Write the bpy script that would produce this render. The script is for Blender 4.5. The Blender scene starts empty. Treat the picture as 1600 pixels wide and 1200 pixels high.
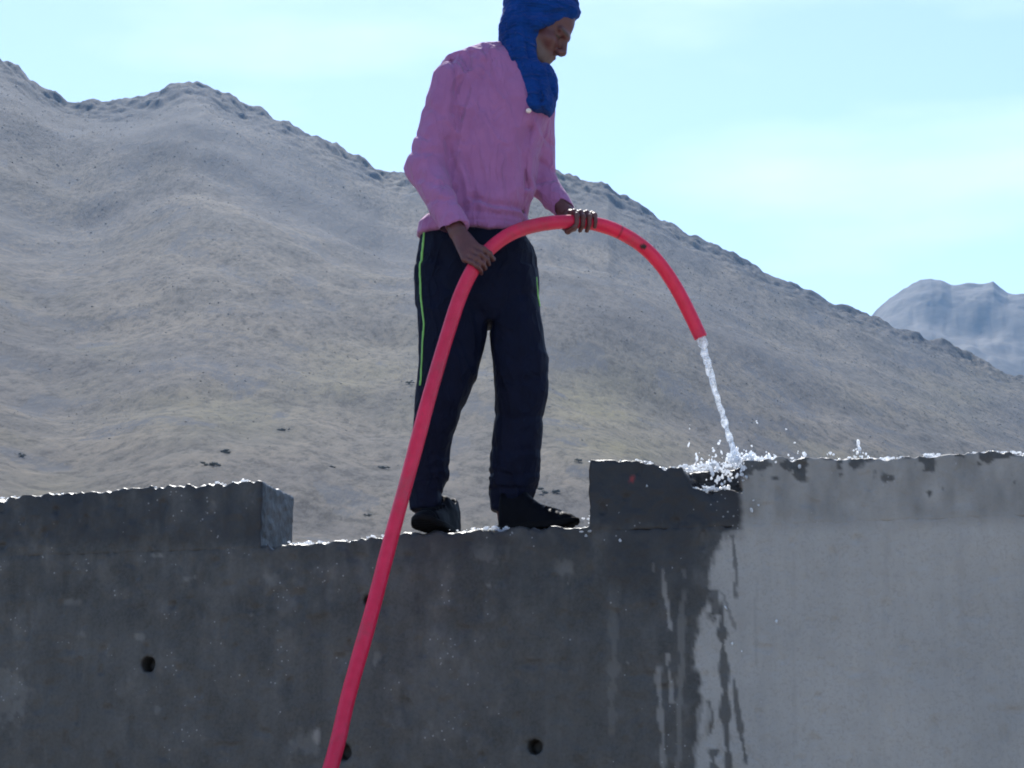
import bpy, math, random
import numpy as np
random.seed(7); rng = np.random.default_rng(7)
R = math.radians
SC = bpy.context.scene
COL = SC.collection

# ------------------------------------------------------------------ camera
FPX = 3000.0                     # focal length in pixels of a 1600 px wide picture
PITCH = math.atan(650.0 / FPX)
CZ = 1.6
cam_d = bpy.data.cameras.new('camera'); cam_d.sensor_width = 36.0
cam_d.lens = 36.0 * FPX / 1600.0; cam_d.clip_start = 0.05; cam_d.clip_end = 20000
cam = bpy.data.objects.new('camera', cam_d); COL.objects.link(cam)
cam.location = (0, 0, CZ); cam.rotation_euler = (math.pi / 2 + PITCH, 0, 0)
SC.camera = cam

# ------------------------------------------------------------------ sky, sun, exposure
SUN_EL, SUN_AZ = 47.0, -8.0     # degrees; azimuth measured from +Y towards +X
world = bpy.data.worlds.new('World'); SC.world = world; world.use_nodes = True
wn, wl = world.node_tree.nodes, world.node_tree.links
wn.clear()
w_out = wn.new('ShaderNodeOutputWorld'); w_bg = wn.new('ShaderNodeBackground')
w_sky = wn.new('ShaderNodeTexSky'); w_sky.sky_type = 'NISHITA'; w_sky.sun_disc = False
w_sky.sun_elevation = R(SUN_EL); w_sky.sun_rotation = R(SUN_AZ)
w_sky.altitude = 900; w_sky.air_density = 1.0; w_sky.dust_density = 0.35; w_sky.ozone_density = 1.2
w_bg.inputs['Strength'].default_value = 0.106
# thin cirrus over the whole sky
w_tc = wn.new('ShaderNodeTexCoord'); w_map = wn.new('ShaderNodeMapping')
w_map.inputs['Scale'].default_value = (1.6, 1.6, 6.0); w_map.inputs['Location'].default_value = (0.35, 0.2, 0.1)
w_nz = wn.new('ShaderNodeTexNoise'); w_nz.inputs['Scale'].default_value = 1.7; w_nz.inputs['Detail'].default_value = 6
w_rp = wn.new('ShaderNodeMapRange'); w_rp.inputs['From Min'].default_value = 0.5; w_rp.inputs['From Max'].default_value = 0.8
w_rp.inputs['To Max'].default_value = 0.35
w_mx = wn.new('ShaderNodeMix'); w_mx.data_type = 'RGBA'; w_mx.inputs['B'].default_value = (9.0, 9.2, 9.4, 1)
wl.new(w_tc.outputs['Generated'], w_map.inputs['Vector']); wl.new(w_map.outputs[0], w_nz.inputs['Vector'])
wl.new(w_nz.outputs['Fac'], w_rp.inputs['Value']); wl.new(w_rp.outputs[0], w_mx.inputs['Factor'])
wl.new(w_sky.outputs[0], w_mx.inputs['A']); wl.new(w_mx.outputs['Result'], w_bg.inputs['Color'])
wl.new(w_bg.outputs[0], w_out.inputs['Surface'])

sun_d = bpy.data.lights.new('sun', 'SUN'); sun_d.energy = 4.2; sun_d.angle = R(0.53); sun_d.color = (1.0, 0.97, 0.92)
sun = bpy.data.objects.new('sun', sun_d); COL.objects.link(sun)
sun.rotation_euler = (-(math.pi / 2 - R(SUN_EL)), 0, -R(SUN_AZ))   # light comes from behind the man, high up

SC.view_settings.view_transform = 'Standard'; SC.view_settings.look = 'None'
SC.view_settings.exposure = 1.05; SC.view_settings.gamma = 1.0
SC.render.engine = 'CYCLES'
SC.cycles.use_denoising = True; SC.cycles.filter_width = 1.9
SC.cycles.max_bounces = 8; SC.cycles.volume_bounces = 1; SC.cycles.transparent_max_bounces = 12
SC.cycles.caustics_reflective = False; SC.cycles.caustics_refractive = False

# ------------------------------------------------------------------ geometry helpers
_cp, _sp = math.cos(PITCH), math.sin(PITCH)
def ray(u, v):
    a, b = (u - 800.0) / FPX, (600.0 - v) / FPX
    return np.array([a, _cp - b * _sp, _sp + b * _cp])
def P(u, v, Y):
    """point at depth Y seen at (u, v)"""
    d = ray(u, v); t = Y / d[1]
    return np.array([d[0] * t, Y, CZ + d[2] * t])
def project(p):
    x, y, z = p[..., 0], p[..., 1], p[..., 2] - CZ
    dep = y * _cp + z * _sp; up = -y * _sp + z * _cp
    return 800 + FPX * x / dep, 600 - FPX * up / dep
PSI = R(15.0)                    # the wall runs away from the camera to the left
WT = np.array([math.cos(PSI), -math.sin(PSI), 0.0]); WN = np.array([math.sin(PSI), math.cos(PSI), 0.0])
W0 = np.array([-0.06, 5.9, 0.0]); THICK = 0.285
def Wsz(u, v):
    d = ray(u, v); t = (WN @ W0) / (WN @ d); p = d * t
    return float((p - W0) @ WT), float(p[2] + CZ)
def wall_local(p):               # world -> along, depth, height
    q = p - W0
    return q @ WT, q @ WN, p[..., 2]
def wall_world(s, t, z):
    s, t, z = np.broadcast_arrays(np.asarray(s, float), np.asarray(t, float), np.asarray(z, float))
    o = W0 + s[..., None] * WT + t[..., None] * WN; o = o.copy(); o[..., 2] = z
    return o

def _hash(ix, iy, iz, seed):
    h = (ix.astype(np.int64) * 374761393 + iy.astype(np.int64) * 668265263 + iz.astype(np.int64) * 2147483647 + seed * 974634533) & 0xFFFFFFFF
    h = ((h ^ (h >> 13)) * 1274126177) & 0xFFFFFFFF
    return ((h ^ (h >> 16)) & 0xFFFF).astype(np.float32) / 32767.5 - 1.0
def vnoise(x, y, z, seed=0):
    x, y, z = np.broadcast_arrays(np.asarray(x, np.float32), np.asarray(y, np.float32), np.asarray(z, np.float32))
    ix, iy, iz = np.floor(x), np.floor(y), np.floor(z)
    fx, fy, fz = x - ix, y - iy, z - iz
    fx = fx * fx * (3 - 2 * fx); fy = fy * fy * (3 - 2 * fy); fz = fz * fz * (3 - 2 * fz)
    ix = ix.astype(np.int32); iy = iy.astype(np.int32); iz = iz.astype(np.int32)
    r = 0
    for dx in (0, 1):
        wx = fx if dx else 1 - fx
        for dy in (0, 1):
            wy = fy if dy else 1 - fy
            for dz in (0, 1):
                wz = fz if dz else 1 - fz
                r = r + wx * wy * wz * _hash(ix + dx, iy + dy, iz + dz, seed)
    return r
def fbm(x, y, z, octv=3, seed=0):
    r = 0; a = 1.0; f = 1.0
    for o in range(octv):
        r = r + a * vnoise(x * f, y * f, z * f, seed + o * 17); a *= 0.5; f *= 2.03
    return r
def sstep(a, b, x):
    t = np.clip((x - a) / (b - a), 0, 1); return t * t * (3 - 2 * t)

def mesh_np(name, verts, faces, mat=None, parent=None, smooth=True):
    """faces: (n,3) or (n,4) int array"""
    me = bpy.data.meshes.new(name)
    verts = np.asarray(verts, np.float32); faces = np.asarray(faces, np.int32)
    n, k = faces.shape
    me.vertices.add(len(verts)); me.vertices.foreach_set('co', verts.ravel())
    me.loops.add(n * k); me.loops.foreach_set('vertex_index', faces.ravel())
    me.polygons.add(n); me.polygons.foreach_set('loop_start', np.arange(0, n * k, k, dtype=np.int32))
    me.polygons.foreach_set('use_smooth', np.full(n, smooth, dtype=bool))
    me.update(calc_edges=True); me.validate()
    if mat: me.materials.append(mat)
    o = bpy.data.objects.new(name, me); COL.objects.link(o)
    if parent: o.parent = parent
    return o
def attr(o, name, values):
    a = o.data.attributes.new(name, 'FLOAT', 'POINT'); a.data.foreach_set('value', np.asarray(values, np.float32))
def tag(o, label=None, cat=None, group=None, kind=None):
    if label: o['label'] = label
    if cat: o['category'] = cat
    if group: o['group'] = group
    if kind: o['kind'] = kind
    return o
def empty(name, loc):
    o = bpy.data.objects.new(name, None); COL.objects.link(o); o.empty_display_size = 0.1
    o.location = tuple(float(c) for c in loc)
    bpy.context.view_layer.update()
    return o
def adopt(child, parent):
    child.parent = parent; child.matrix_parent_inverse = parent.matrix_world.inverted()
    return child

def surface_nets(fn, lo, hi, h, block=8):
    """polygonise fn(points)<0 inside the box; only blocks near the surface are evaluated finely"""
    lo = np.asarray(lo, float); hi = np.asarray(hi, float)
    nb = np.ceil((hi - lo) / (h * block)).astype(int) + 1
    g = [lo[i] + (np.arange(nb[i]) + 0.5) * h * block - 0.5 * h for i in range(3)]
    C = np.stack(np.meshgrid(*g, indexing='ij'), -1).reshape(-1, 3).astype(np.float32)
    dc = fn(C)
    act = np.abs(dc) < h * block * 1.45
    n = nb * block
    val = np.where(dc < 0, -1.0, 1.0).astype(np.float32).reshape(nb)
    val = val.repeat(block, 0).repeat(block, 1).repeat(block, 2)
    off = np.stack(np.meshgrid(*[np.arange(block)] * 3, indexing='ij'), -1).reshape(-1, 3)
    ids = np.argwhere(act.reshape(nb))
    CH = 3000
    for c in range(0, len(ids), CH):
        ii = (ids[c:c + CH, None, :] * block + off[None]).reshape(-1, 3)
        pts = (lo + ii * h).astype(np.float32)
        val[ii[:, 0], ii[:, 1], ii[:, 2]] = fn(pts)
    ins = val < 0
    cnt = np.zeros((n[0] - 1, n[1] - 1, n[2] - 1), np.int8)
    for a in (0, 1):
        for b in (0, 1):
            for c in (0, 1):
                cnt += ins[a:n[0] - 1 + a, b:n[1] - 1 + b, c:n[2] - 1 + c]
    mixed = (cnt > 0) & (cnt < 8)
    cells = np.argwhere(mixed)
    idx = np.full(cnt.shape, -1, np.int32); idx[mixed] = np.arange(len(cells))
    cor = np.array([[a, b, c] for a in (0, 1) for b in (0, 1) for c in (0, 1)])
    cv = np.stack([val[cells[:, 0] + a, cells[:, 1] + b, cells[:, 2] + c] for a, b, c in cor], 1)
    acc = np.zeros((len(cells), 3)); num = np.zeros(len(cells))
    for i in range(8):
        for j in range(i + 1, 8):
            if np.abs(cor[i] - cor[j]).sum() != 1: continue
            m = (cv[:, i] < 0) != (cv[:, j] < 0)
            t = cv[m, i] / (cv[m, i] - cv[m, j])
            acc[m] += cor[i] + t[:, None] * (cor[j] - cor[i]); num[m] += 1
    V = lo + (cells + acc / num[:, None]) * h
    quads = []
    for ax in range(3):
        b, c = (ax + 1) % 3, (ax + 2) % 3
        s0 = [slice(None)] * 3; s1 = [slice(None)] * 3
        s0[ax] = slice(0, n[ax] - 1); s1[ax] = slice(1, n[ax])
        e = np.argwhere(ins[tuple(s0)] != ins[tuple(s1)])
        e = e[(e[:, b] > 0) & (e[:, c] > 0) & (e[:, b] < n[b] - 1) & (e[:, c] < n[c] - 1)]
        flip = ins[e[:, 0], e[:, 1], e[:, 2]]
        def cell(db, dc_):
            k = e.copy(); k[:, b] -= db; k[:, c] -= dc_
            return idx[k[:, 0], k[:, 1], k[:, 2]]
        q = np.stack([cell(1, 1), cell(0, 1), cell(0, 0), cell(1, 0)], 1)
        q[~flip] = q[~flip][:, ::-1]
        quads.append(q)
    Q = np.concatenate(quads)
    Q = Q[(Q >= 0).all(1)]
    return V, Q
def relax(V, Q, it=1, f=0.5):
    for _ in range(it):
        acc = np.zeros_like(V); num = np.zeros(len(V))
        for k in range(4):
            a, b = Q[:, k], Q[:, (k + 1) % 4]
            for i in range(3):
                acc[:, i] += np.bincount(a, V[b, i], len(V)); acc[:, i] += np.bincount(b, V[a, i], len(V))
            num += np.bincount(a, minlength=len(V)) + np.bincount(b, minlength=len(V))
        V = V * (1 - f) + f * acc / np.maximum(num, 1)[:, None]
    return V

# signed-distance pieces
def cone(p, a, b, r1, r2):
    a = np.asarray(a, np.float32); ab = np.asarray(b, np.float32) - a
    t = np.clip(((p - a) @ ab) / max(float(ab @ ab), 1e-9), 0, 1)
    return np.linalg.norm(p - a - t[:, None] * ab, axis=1) - (r1 + (r2 - r1) * t)
def ell(p, c, r, M=None):
    q = p - np.asarray(c, np.float32)
    if M is not None: q = q @ np.asarray(M, np.float32).T      # rows of M = local axes
    r = np.asarray(r, np.float32)
    k0 = np.linalg.norm(q / r, axis=1); k1 = np.linalg.norm(q / (r * r), axis=1) + 1e-9
    return k0 * (k0 - 1) / k1
def rbox(p, c, hsz, rad, M=None):
    q = p - np.asarray(c, np.float32)
    if M is not None: q = q @ np.asarray(M, np.float32).T
    d = np.abs(q) - (np.asarray(hsz, np.float32) - rad)
    return np.linalg.norm(np.maximum(d, 0), axis=1) + np.minimum(d.max(1), 0) - rad
def smin(a, b, k):
    h = np.clip(0.5 + 0.5 * (b - a) / k, 0, 1)
    return b + (a - b) * h - k * h * (1 - h)
def smax(a, b, k): return -smin(-a, -b, k)
def loft(p, rows):
    """rows: (z, xl, xr, cy, ry), z rising; an elliptic tube with flat rounded ends"""
    rows = sorted(rows); rw = np.array(rows, np.float32)
    z = p[:, 2]
    xl, xr, cy, ry = (np.interp(z, rw[:, 0], rw[:, i]) for i in (1, 2, 3, 4))
    cx = (xl + xr) / 2; rx = (xr - xl) / 2
    X = (p[:, 0] - cx) / rx; Y = (p[:, 1] - cy) / ry
    e = 2.35
    k = (np.abs(X) ** e + np.abs(Y) ** e) ** (1 / e)
    g = np.minimum(rx, ry)
    d = (k - 1) * g
    dz = np.maximum(rw[0, 0] - z, z - rw[-1, 0])
    return smax(d, dz, 0.012)

# ------------------------------------------------------------------ materials
def new_mat(name):
    m = bpy.data.materials.new(name); m.use_nodes = True
    nt = m.node_tree; b = nt.nodes['Principled BSDF']
    return m, nt, b
def nd(nt, typ, **kw):
    n = nt.nodes.new(typ)
    for k, v in kw.items():
        if k in n.inputs: n.inputs[k].default_value = v
        else: setattr(n, k, v)
    return n
def noise(nt, scale, detail=4, rough=0.55, vec=None, stretch=None):
    n = nd(nt, 'ShaderNodeTexNoise'); n.inputs['Scale'].default_value = scale
    n.inputs['Detail'].default_value = detail; n.inputs['Roughness'].default_value = rough
    if vec is None: vec = nd(nt, 'ShaderNodeTexCoord').outputs['Object']
    if stretch:
        mp = nd(nt, 'ShaderNodeMapping'); mp.inputs['Scale'].default_value = stretch
        nt.links.new(vec, mp.inputs['Vector']); vec = mp.outputs[0]
    nt.links.new(vec, n.inputs['Vector'])
    return n.outputs['Fac']
def ramp(nt, fac, stops):
    r = nd(nt, 'ShaderNodeValToRGB'); el = r.color_ramp.elements
    while len(el) < len(stops): el.new(0.5)
    for e, (pos, c) in zip(el, stops):
        e.position = pos; e.color = (*c, 1) if len(c) == 3 else c
    nt.links.new(fac, r.inputs['Fac']); return r.outputs['Color']
def mixc(nt, fac, a, b, mode='MIX'):
    m = nd(nt, 'ShaderNodeMix', data_type='RGBA', blend_type=mode)
    for s, x in (('Factor', fac), ('A', a), ('B', b)):
        if isinstance(x, (int, float)): m.inputs[s].default_value = x
        elif isinstance(x, tuple): m.inputs[s].default_value = (*x, 1)
        else: nt.links.new(x, m.inputs[s])
    return m.outputs['Result']
def math_n(nt, op, a, b=None, c=None, clamp=False):
    m = nd(nt, 'ShaderNodeMath', operation=op, use_clamp=clamp)
    for i, x in enumerate((a, b, c)):
        if x is None: continue
        if isinstance(x, (int, float)): m.inputs[i].default_value = x
        else: nt.links.new(x, m.inputs[i])
    return m.outputs[0]
def bump(nt, b, height, strength, dist):
    n = nd(nt, 'ShaderNodeBump'); n.inputs['Strength'].default_value = strength; n.inputs['Distance'].default_value = dist
    nt.links.new(height, n.inputs['Height']); nt.links.new(n.outputs[0], b.inputs['Normal'])

def cloth(name, col, col2, rough=0.85, trans=0.0, weave=900, bstr=0.35, sheen=0.15, spec=0.25, fold=0.0, fstretch=(1, 1, 1)):
    m, nt, b = new_mat(name)
    n = noise(nt, 14, 5, 0.6)
    c = ramp(nt, n, [(0.3, col), (0.7, col2)])
    f = noise(nt, weave, 2, 0.5)
    c = mixc(nt, 0.25, c, mixc(nt, f, (0.4, 0.4, 0.4), (1.0, 1.0, 1.0)), 'MULTIPLY')
    nt.links.new(c, b.inputs['Base Color']); b.inputs['Roughness'].default_value = rough
    b.inputs['Specular IOR Level'].default_value = spec
    b.inputs['Sheen Weight'].default_value = sheen; b.inputs['Sheen Roughness'].default_value = 0.5
    hgt = math_n(nt, 'MULTIPLY', math_n(nt, 'ADD', f, math_n(nt, 'MULTIPLY', noise(nt, 60, 4), 2.0)), 0.002 * bstr)
    if fold:
        def crease(sc, st):
            t_ = nd(nt, 'ShaderNodeTexNoise'); t_.inputs['Scale'].default_value = sc; t_.inputs['Detail'].default_value = 1.5; t_.inputs['Distortion'].default_value = 0.6
            mp = nd(nt, 'ShaderNodeMapping'); mp.inputs['Scale'].default_value = st; mp.inputs['Rotation'].default_value = (0.1, 0.35, 0.2)
            nt.links.new(nd(nt, 'ShaderNodeTexCoord').outputs['Object'], mp.inputs['Vector']); nt.links.new(mp.outputs[0], t_.inputs['Vector'])
            return math_n(nt, 'POWER', math_n(nt, 'SUBTRACT', 1.0, math_n(nt, 'MULTIPLY', math_n(nt, 'ABSOLUTE', math_n(nt, 'SUBTRACT', t_.outputs['Fac'], 0.5)), 5.0), clamp=True), 2.0)
        f1 = crease(11, fstretch); f2 = crease(24, (fstretch[0], fstretch[1], fstretch[2] * 1.4))
        hgt = math_n(nt, 'ADD', hgt, math_n(nt, 'MULTIPLY', math_n(nt, 'ADD', f1, math_n(nt, 'MULTIPLY', f2, 0.4)), fold))
    bump(nt, b, hgt, 1.0, 1.0)
    if trans:
        t = nd(nt, 'ShaderNodeBsdfTranslucent'); nt.links.new(c, t.inputs['Color'])
        mx = nd(nt, 'ShaderNodeMixShader'); mx.inputs[0].default_value = trans
        nt.links.new(b.outputs[0], mx.inputs[1]); nt.links.new(t.outputs[0], mx.inputs[2])
        nt.links.new(mx.outputs[0], nt.nodes['Material Output'].inputs['Surface'])
    return m

M_shirt = cloth('pink_cotton', (0.32, 0.125, 0.285), (0.385, 0.155, 0.34), fold=0.0065, fstretch=(1.0, 1.0, 0.30))
M_trouser = cloth('navy_tracksuit', (0.002, 0.0035, 0.014), (0.0035, 0.006, 0.022), 0.7, weave=600, sheen=0.0, spec=0.12, fold=0.006, fstretch=(1.0, 1.0, 0.4))
M_stripe = cloth('neon_green_trim', (0.20, 0.50, 0.12), (0.25, 0.58, 0.15), 0.6)
M_turban = cloth('blue_muslin', (0.002, 0.032, 0.17), (0.004, 0.052, 0.26), 0.9, weave=260, bstr=1.2, sheen=0.05, spec=0.1, fold=0.007, fstretch=(0.6, 0.6, 1.7))
M_shoe = cloth('black_leather', (0.0012, 0.0015, 0.003), (0.0025, 0.003, 0.006), 0.6, weave=300, bstr=0.2, sheen=0.0, spec=0.07)
M_sole, _nt, _b = new_mat('black_rubber'); _b.inputs['Base Color'].default_value = (0.004, 0.004, 0.005, 1); _b.inputs['Specular IOR Level'].default_value = 0.1; _b.inputs['Roughness'].default_value = 0.7
_f = noise(_nt, 80, 3); bump(_nt, _b, _f, 0.3, 0.002)
M_button, _nt, _b = new_mat('pale_shell_button'); _b.inputs['Base Color'].default_value = (0.75, 0.65, 0.6, 1); _b.inputs['Roughness'].default_value = 0.35

def skin_mat():
    m, nt, b = new_mat('sunburnt_skin')
    n = noise(nt, 30, 5, 0.6)
    c = ramp(nt, n, [(0.3, (0.072, 0.023, 0.023)), (0.7, (0.120, 0.040, 0.038))])
    a = nd(nt, 'ShaderNodeAttribute', attribute_name='beard')
    c = mixc(nt, a.outputs['Fac'], c, mixc(nt, noise(nt, 420, 2), (0.03, 0.028, 0.028), (0.20, 0.17, 0.16)))
    e = nd(nt, 'ShaderNodeAttribute', attribute_name='dark')
    c = mixc(nt, e.outputs['Fac'], c, (0.02, 0.014, 0.012))
    nt.links.new(c, b.inputs['Base Color']); b.inputs['Roughness'].default_value = 0.5
    b.inputs['Subsurface Weight'].default_value = 0.12; b.inputs['Subsurface Radius'].default_value = (0.012, 0.004, 0.002)
    b.inputs['Subsurface Scale'].default_value = 0.6
    bump(nt, b, noise(nt, 180, 4), 0.35, 0.0015)
    return m
M_skin = skin_mat()

def concrete_mat():
    m, nt, b = new_mat('cast_concrete')
    at = nd(nt, 'ShaderNodeAttribute', attribute_name='wet').outputs['Fac']
    big = noise(nt, 1.6, 5, 0.6); mid = noise(nt, 9, 6, 0.65); fine = noise(nt, 95, 5, 0.7)
    brush = noise(nt, 4.5, 5, 0.65, stretch=(6.0, 6.0, 0.5))
    dry = ramp(nt, big, [(0.30, (0.312, 0.302, 0.285)), (0.5, (0.365, 0.350, 0.326)), (0.72, (0.408, 0.384, 0.350))])
    dry = mixc(nt, 0.45, dry, ramp(nt, brush, [(0.3, (0.80, 0.81, 0.82)), (0.7, (1, 1, 1))]), 'MULTIPLY')
    dry = mixc(nt, 0.5, dry, ramp(nt, fine, [(0.36, (0.72, 0.72, 0.72)), (0.52, (1, 1, 1))]), 'MULTIPLY')
    wetc = ramp(nt, mid, [(0.36, (0.018, 0.018, 0.017)), (0.46, (0.036, 0.0355, 0.034)), (0.54, (0.052, 0.050, 0.047)), (0.68, (0.092, 0.088, 0.082))])
    wetc = mixc(nt, 0.6, wetc, ramp(nt, brush, [(0.3, (0.55, 0.56, 0.58)), (0.7, (1.1, 1.1, 1.1))]), 'MULTIPLY')
    w1 = math_n(nt, 'ADD', at, math_n(nt, 'MULTIPLY', math_n(nt, 'SUBTRACT', mid, 0.5), 0.40))
    w1 = math_n(nt, 'ADD', w1, math_n(nt, 'MULTIPLY', math_n(nt, 'SUBTRACT', fine, 0.5), 0.30), clamp=True)
    c = mixc(nt, w1, dry, wetc)
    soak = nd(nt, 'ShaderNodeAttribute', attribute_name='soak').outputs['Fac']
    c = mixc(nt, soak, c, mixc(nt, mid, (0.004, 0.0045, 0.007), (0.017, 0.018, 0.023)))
    red = nd(nt, 'ShaderNodeAttribute', attribute_name='red').outputs['Fac']
    c = mixc(nt, red, c, (0.36, 0.03, 0.03))
    # pale aggregate and lime specks
    vor = nd(nt, 'ShaderNodeTexVoronoi'); vor.inputs['Scale'].default_value = 55
    nt.links.new(nd(nt, 'ShaderNodeTexCoord').outputs['Object'], vor.inputs['Vector'])
    sp = math_n(nt, 'MULTIPLY', math_n(nt, 'LESS_THAN', vor.outputs['Distance'], 0.16), math_n(nt, 'GREATER_THAN', mid, 0.58))
    c = mixc(nt, math_n(nt, 'MULTIPLY', sp, 0.5), c, (0.34, 0.34, 0.34))
    nt.links.new(c, b.inputs['Base Color'])
    rg = math_n(nt, 'SUBTRACT', 0.8, math_n(nt, 'MULTIPLY', w1, 0.38))
    nt.links.new(rg, b.inputs['Roughness'])
    b.inputs['Specular IOR Level'].default_value = 0.4
    h = math_n(nt, 'ADD', math_n(nt, 'MULTIPLY', mid, 1.5), fine)
    bump(nt, b, h, 0.5, 0.004)
    return m
M_conc = concrete_mat()

def hose_mat():
    m, nt, b = new_mat('pink_rubber_hose')
    at = nd(nt, 'ShaderNodeAttribute', attribute_name='mark').outputs['Fac']
    n = noise(nt, 25, 4)
    c = ramp(nt, n, [(0.3, (0.68, 0.018, 0.072)), (0.7, (0.80, 0.030, 0.105))])
    sc = noise(nt, 140, 3, 0.7)
    c = mixc(nt, ramp(nt, sc, [(0.62, (0, 0, 0)), (0.75, (0.5, 0.5, 0.5))]), c, (0.5, 0.08, 0.16))
    mud = math_n(nt, 'MULTIPLY', ramp(nt, noise(nt, 7, 6, 0.7), [(0.52, (0, 0, 0)), (0.68, (1, 1, 1))]), 0.45)
    c = mixc(nt, mud, c, (0.30, 0.10, 0.10))
    c = mixc(nt, at, c, (0.01, 0.008, 0.012))
    nt.links.new(c, b.inputs['Base Color']); b.inputs['Roughness'].default_value = 0.36
    bump(nt, b, n, 0.15, 0.003)
    t = nd(nt, 'ShaderNodeBsdfTranslucent'); nt.links.new(c, t.inputs['Color'])
    mx = nd(nt, 'ShaderNodeMixShader'); mx.inputs[0].default_value = 0.25
    nt.links.new(b.outputs[0], mx.inputs[1]); nt.links.new(t.outputs[0], mx.inputs[2])
    nt.links.new(mx.outputs[0], nt.nodes['Material Output'].inputs['Surface'])
    return m
M_hose = hose_mat()

def water_mat(name, white, clear):
    """white: share of aerated (milky) water, clear: share of see-through"""
    m, nt, b = new_mat(name)
    b.inputs['Base Color'].default_value = (0.95, 0.97, 1.0, 1); b.inputs['Roughness'].default_value = 0.2
    b.inputs['Specular IOR Level'].default_value = 0.6
    tl = nd(nt, 'ShaderNodeBsdfTranslucent'); tl.inputs['Color'].default_value = (0.95, 0.97, 1.0, 1)
    tp = nd(nt, 'ShaderNodeBsdfTransparent'); tp.inputs['Color'].default_value = (0.93, 0.96, 0.97, 1)
    m1 = nd(nt, 'ShaderNodeMixShader'); m1.inputs[0].default_value = white
    nt.links.new(b.outputs[0], m1.inputs[1]); nt.links.new(tl.outputs[0], m1.inputs[2])
    m2 = nd(nt, 'ShaderNodeMixShader')
    f = noise(nt, 70, 3, 0.6)
    nt.links.new(math_n(nt, 'MULTIPLY', ramp(nt, f, [(0.40, (0, 0, 0)), (0.62, (1, 1, 1))]), clear), m2.inputs[0])
    nt.links.new(m1.outputs[0], m2.inputs[1]); nt.links.new(tp.outputs[0], m2.inputs[2])
    nt.links.new(m2.outputs[0], nt.nodes['Material Output'].inputs['Surface'])
    return m
M_water = water_mat('running_water', 0.62, 0.85)
M_drop = water_mat('water_drops', 0.65, 0.25)

def terrain_mat(name, far=False):
    m, nt, b = new_mat(name)
    tc = nd(nt, 'ShaderNodeTexCoord').outputs['Object']
    big = noise(nt, 0.016, 7, 0.66, tc, (1.0, 0.45, 0.5)); mid = noise(nt, 0.09, 7, 0.72, tc, (1.0, 0.30, 0.4)); fine = noise(nt, 0.8, 8, 0.74, tc, (1.0, 0.28, 0.35))
    c = ramp(nt, big, [(0.36, (0.050, 0.050, 0.056)), (0.46, (0.074, 0.070, 0.071)), (0.55, (0.104, 0.094, 0.084)), (0.66, (0.066, 0.065, 0.067))])
    c = mixc(nt, 0.75, c, ramp(nt, mid, [(0.40, (0.62, 0.65, 0.70)), (0.5, (0.92, 0.92, 0.92)), (0.60, (1.1, 1.07, 1.02))]), 'MULTIPLY')
    c = mixc(nt, 0.85, c, ramp(nt, fine, [(0.40, (0.32, 0.34, 0.38)), (0.48, (0.92, 0.92, 0.92)), (0.60, (1.35, 1.3, 1.22))]), 'MULTIPLY')
    gr = nd(nt, 'ShaderNodeAttribute', attribute_name='grass').outputs['Fac']
    c = mixc(nt, math_n(nt, 'MULTIPLY', gr, ramp(nt, fine, [(0.35, (0.2, 0.2, 0.2)), (0.6, (1, 1, 1))])), c, (0.140, 0.126, 0.066))
    rk_skytint = nd(nt, 'ShaderNodeAttribute', attribute_name='rocky').outputs['Fac']
    c = mixc(nt, math_n(nt, 'MULTIPLY', rk_skytint, ramp(nt, fine, [(0.42, (1, 1, 1)), (0.62, (0.15, 0.15, 0.15))])), c, (0.052, 0.058, 0.072))  # rock colour, with the blue skylight on the upper slope painted in
    nt.links.new(c, b.inputs['Base Color']); b.inputs['Roughness'].default_value = 0.95
    b.inputs['Specular IOR Level'].default_value = 0.1
    bump(nt, b, math_n(nt, 'ADD', math_n(nt, 'MULTIPLY', mid, 2.0), fine), 0.5, 1.2)
    return m
M_terrain = terrain_mat('stony_slope')
def simple(name, stops, scale, rough=0.9, bs=0.4, bd=0.05):
    m, nt, b = new_mat(name); n = noise(nt, scale, 5, 0.65)
    nt.links.new(ramp(nt, n, stops), b.inputs['Base Color']); b.inputs['Roughness'].default_value = rough
    b.inputs['Specular IOR Level'].default_value = 0.15
    bump(nt, b, n, bs, bd); return m
M_rock = simple('grey_rock', [(0.3, (0.09, 0.088, 0.086)), (0.7, (0.21, 0.198, 0.185))], 1.3)
M_shrub = simple('dry_shrub_leaf', [(0.3, (0.09, 0.092, 0.08)), (0.7, (0.16, 0.155, 0.13))], 3.0)
M_ground = simple('dusty_ground', [(0.3, (0.28, 0.245, 0.205)), (0.7, (0.40, 0.355, 0.30))], 0.8, bd=0.02)

# ------------------------------------------------------------------ the setting: ground, mountain, far hill
def ridge_fn(pts, Rd):
    """pixel ridge line -> function azimuth -> (ridge height) at horizontal distance Rd"""
    az, H = [], []
    for u, v in pts:
        d = ray(u, v); hd = math.hypot(d[0], d[1])
        az.append(math.atan2(d[0], d[1])); H.append(CZ + Rd * d[2] / hd)
    az = np.array(az); H = np.array(H)
    ga_ = np.linspace(az[0], az[-1], 4000); gh = np.interp(ga_, az, H)
    k = np.exp(-np.linspace(-2.2, 2.2, 241) ** 2); k /= k.sum(); pad = np.pad(gh, 120, mode='edge')
    gs = np.convolve(pad, k, 'valid')
    def f(a, mix=1.0):
        hs = np.interp(a, ga_, gs); return hs + (np.interp(a, az, H) - hs) * mix
    return f
def polar_mesh(name, az, rows, mat):
    """rows: list of (r(az), h(az)) arrays"""
    V = np.concatenate([np.stack([r * np.sin(az), r * np.cos(az), h], 1) for r, h in rows])
    n = len(az); i = np.arange(n - 1)
    Q = np.concatenate([np.stack([k * n + i, k * n + i + 1, (k + 1) * n + i + 1, (k + 1) * n + i], 1) for k in range(len(rows) - 1)])
    return mesh_np(name, V, Q, mat), V

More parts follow.
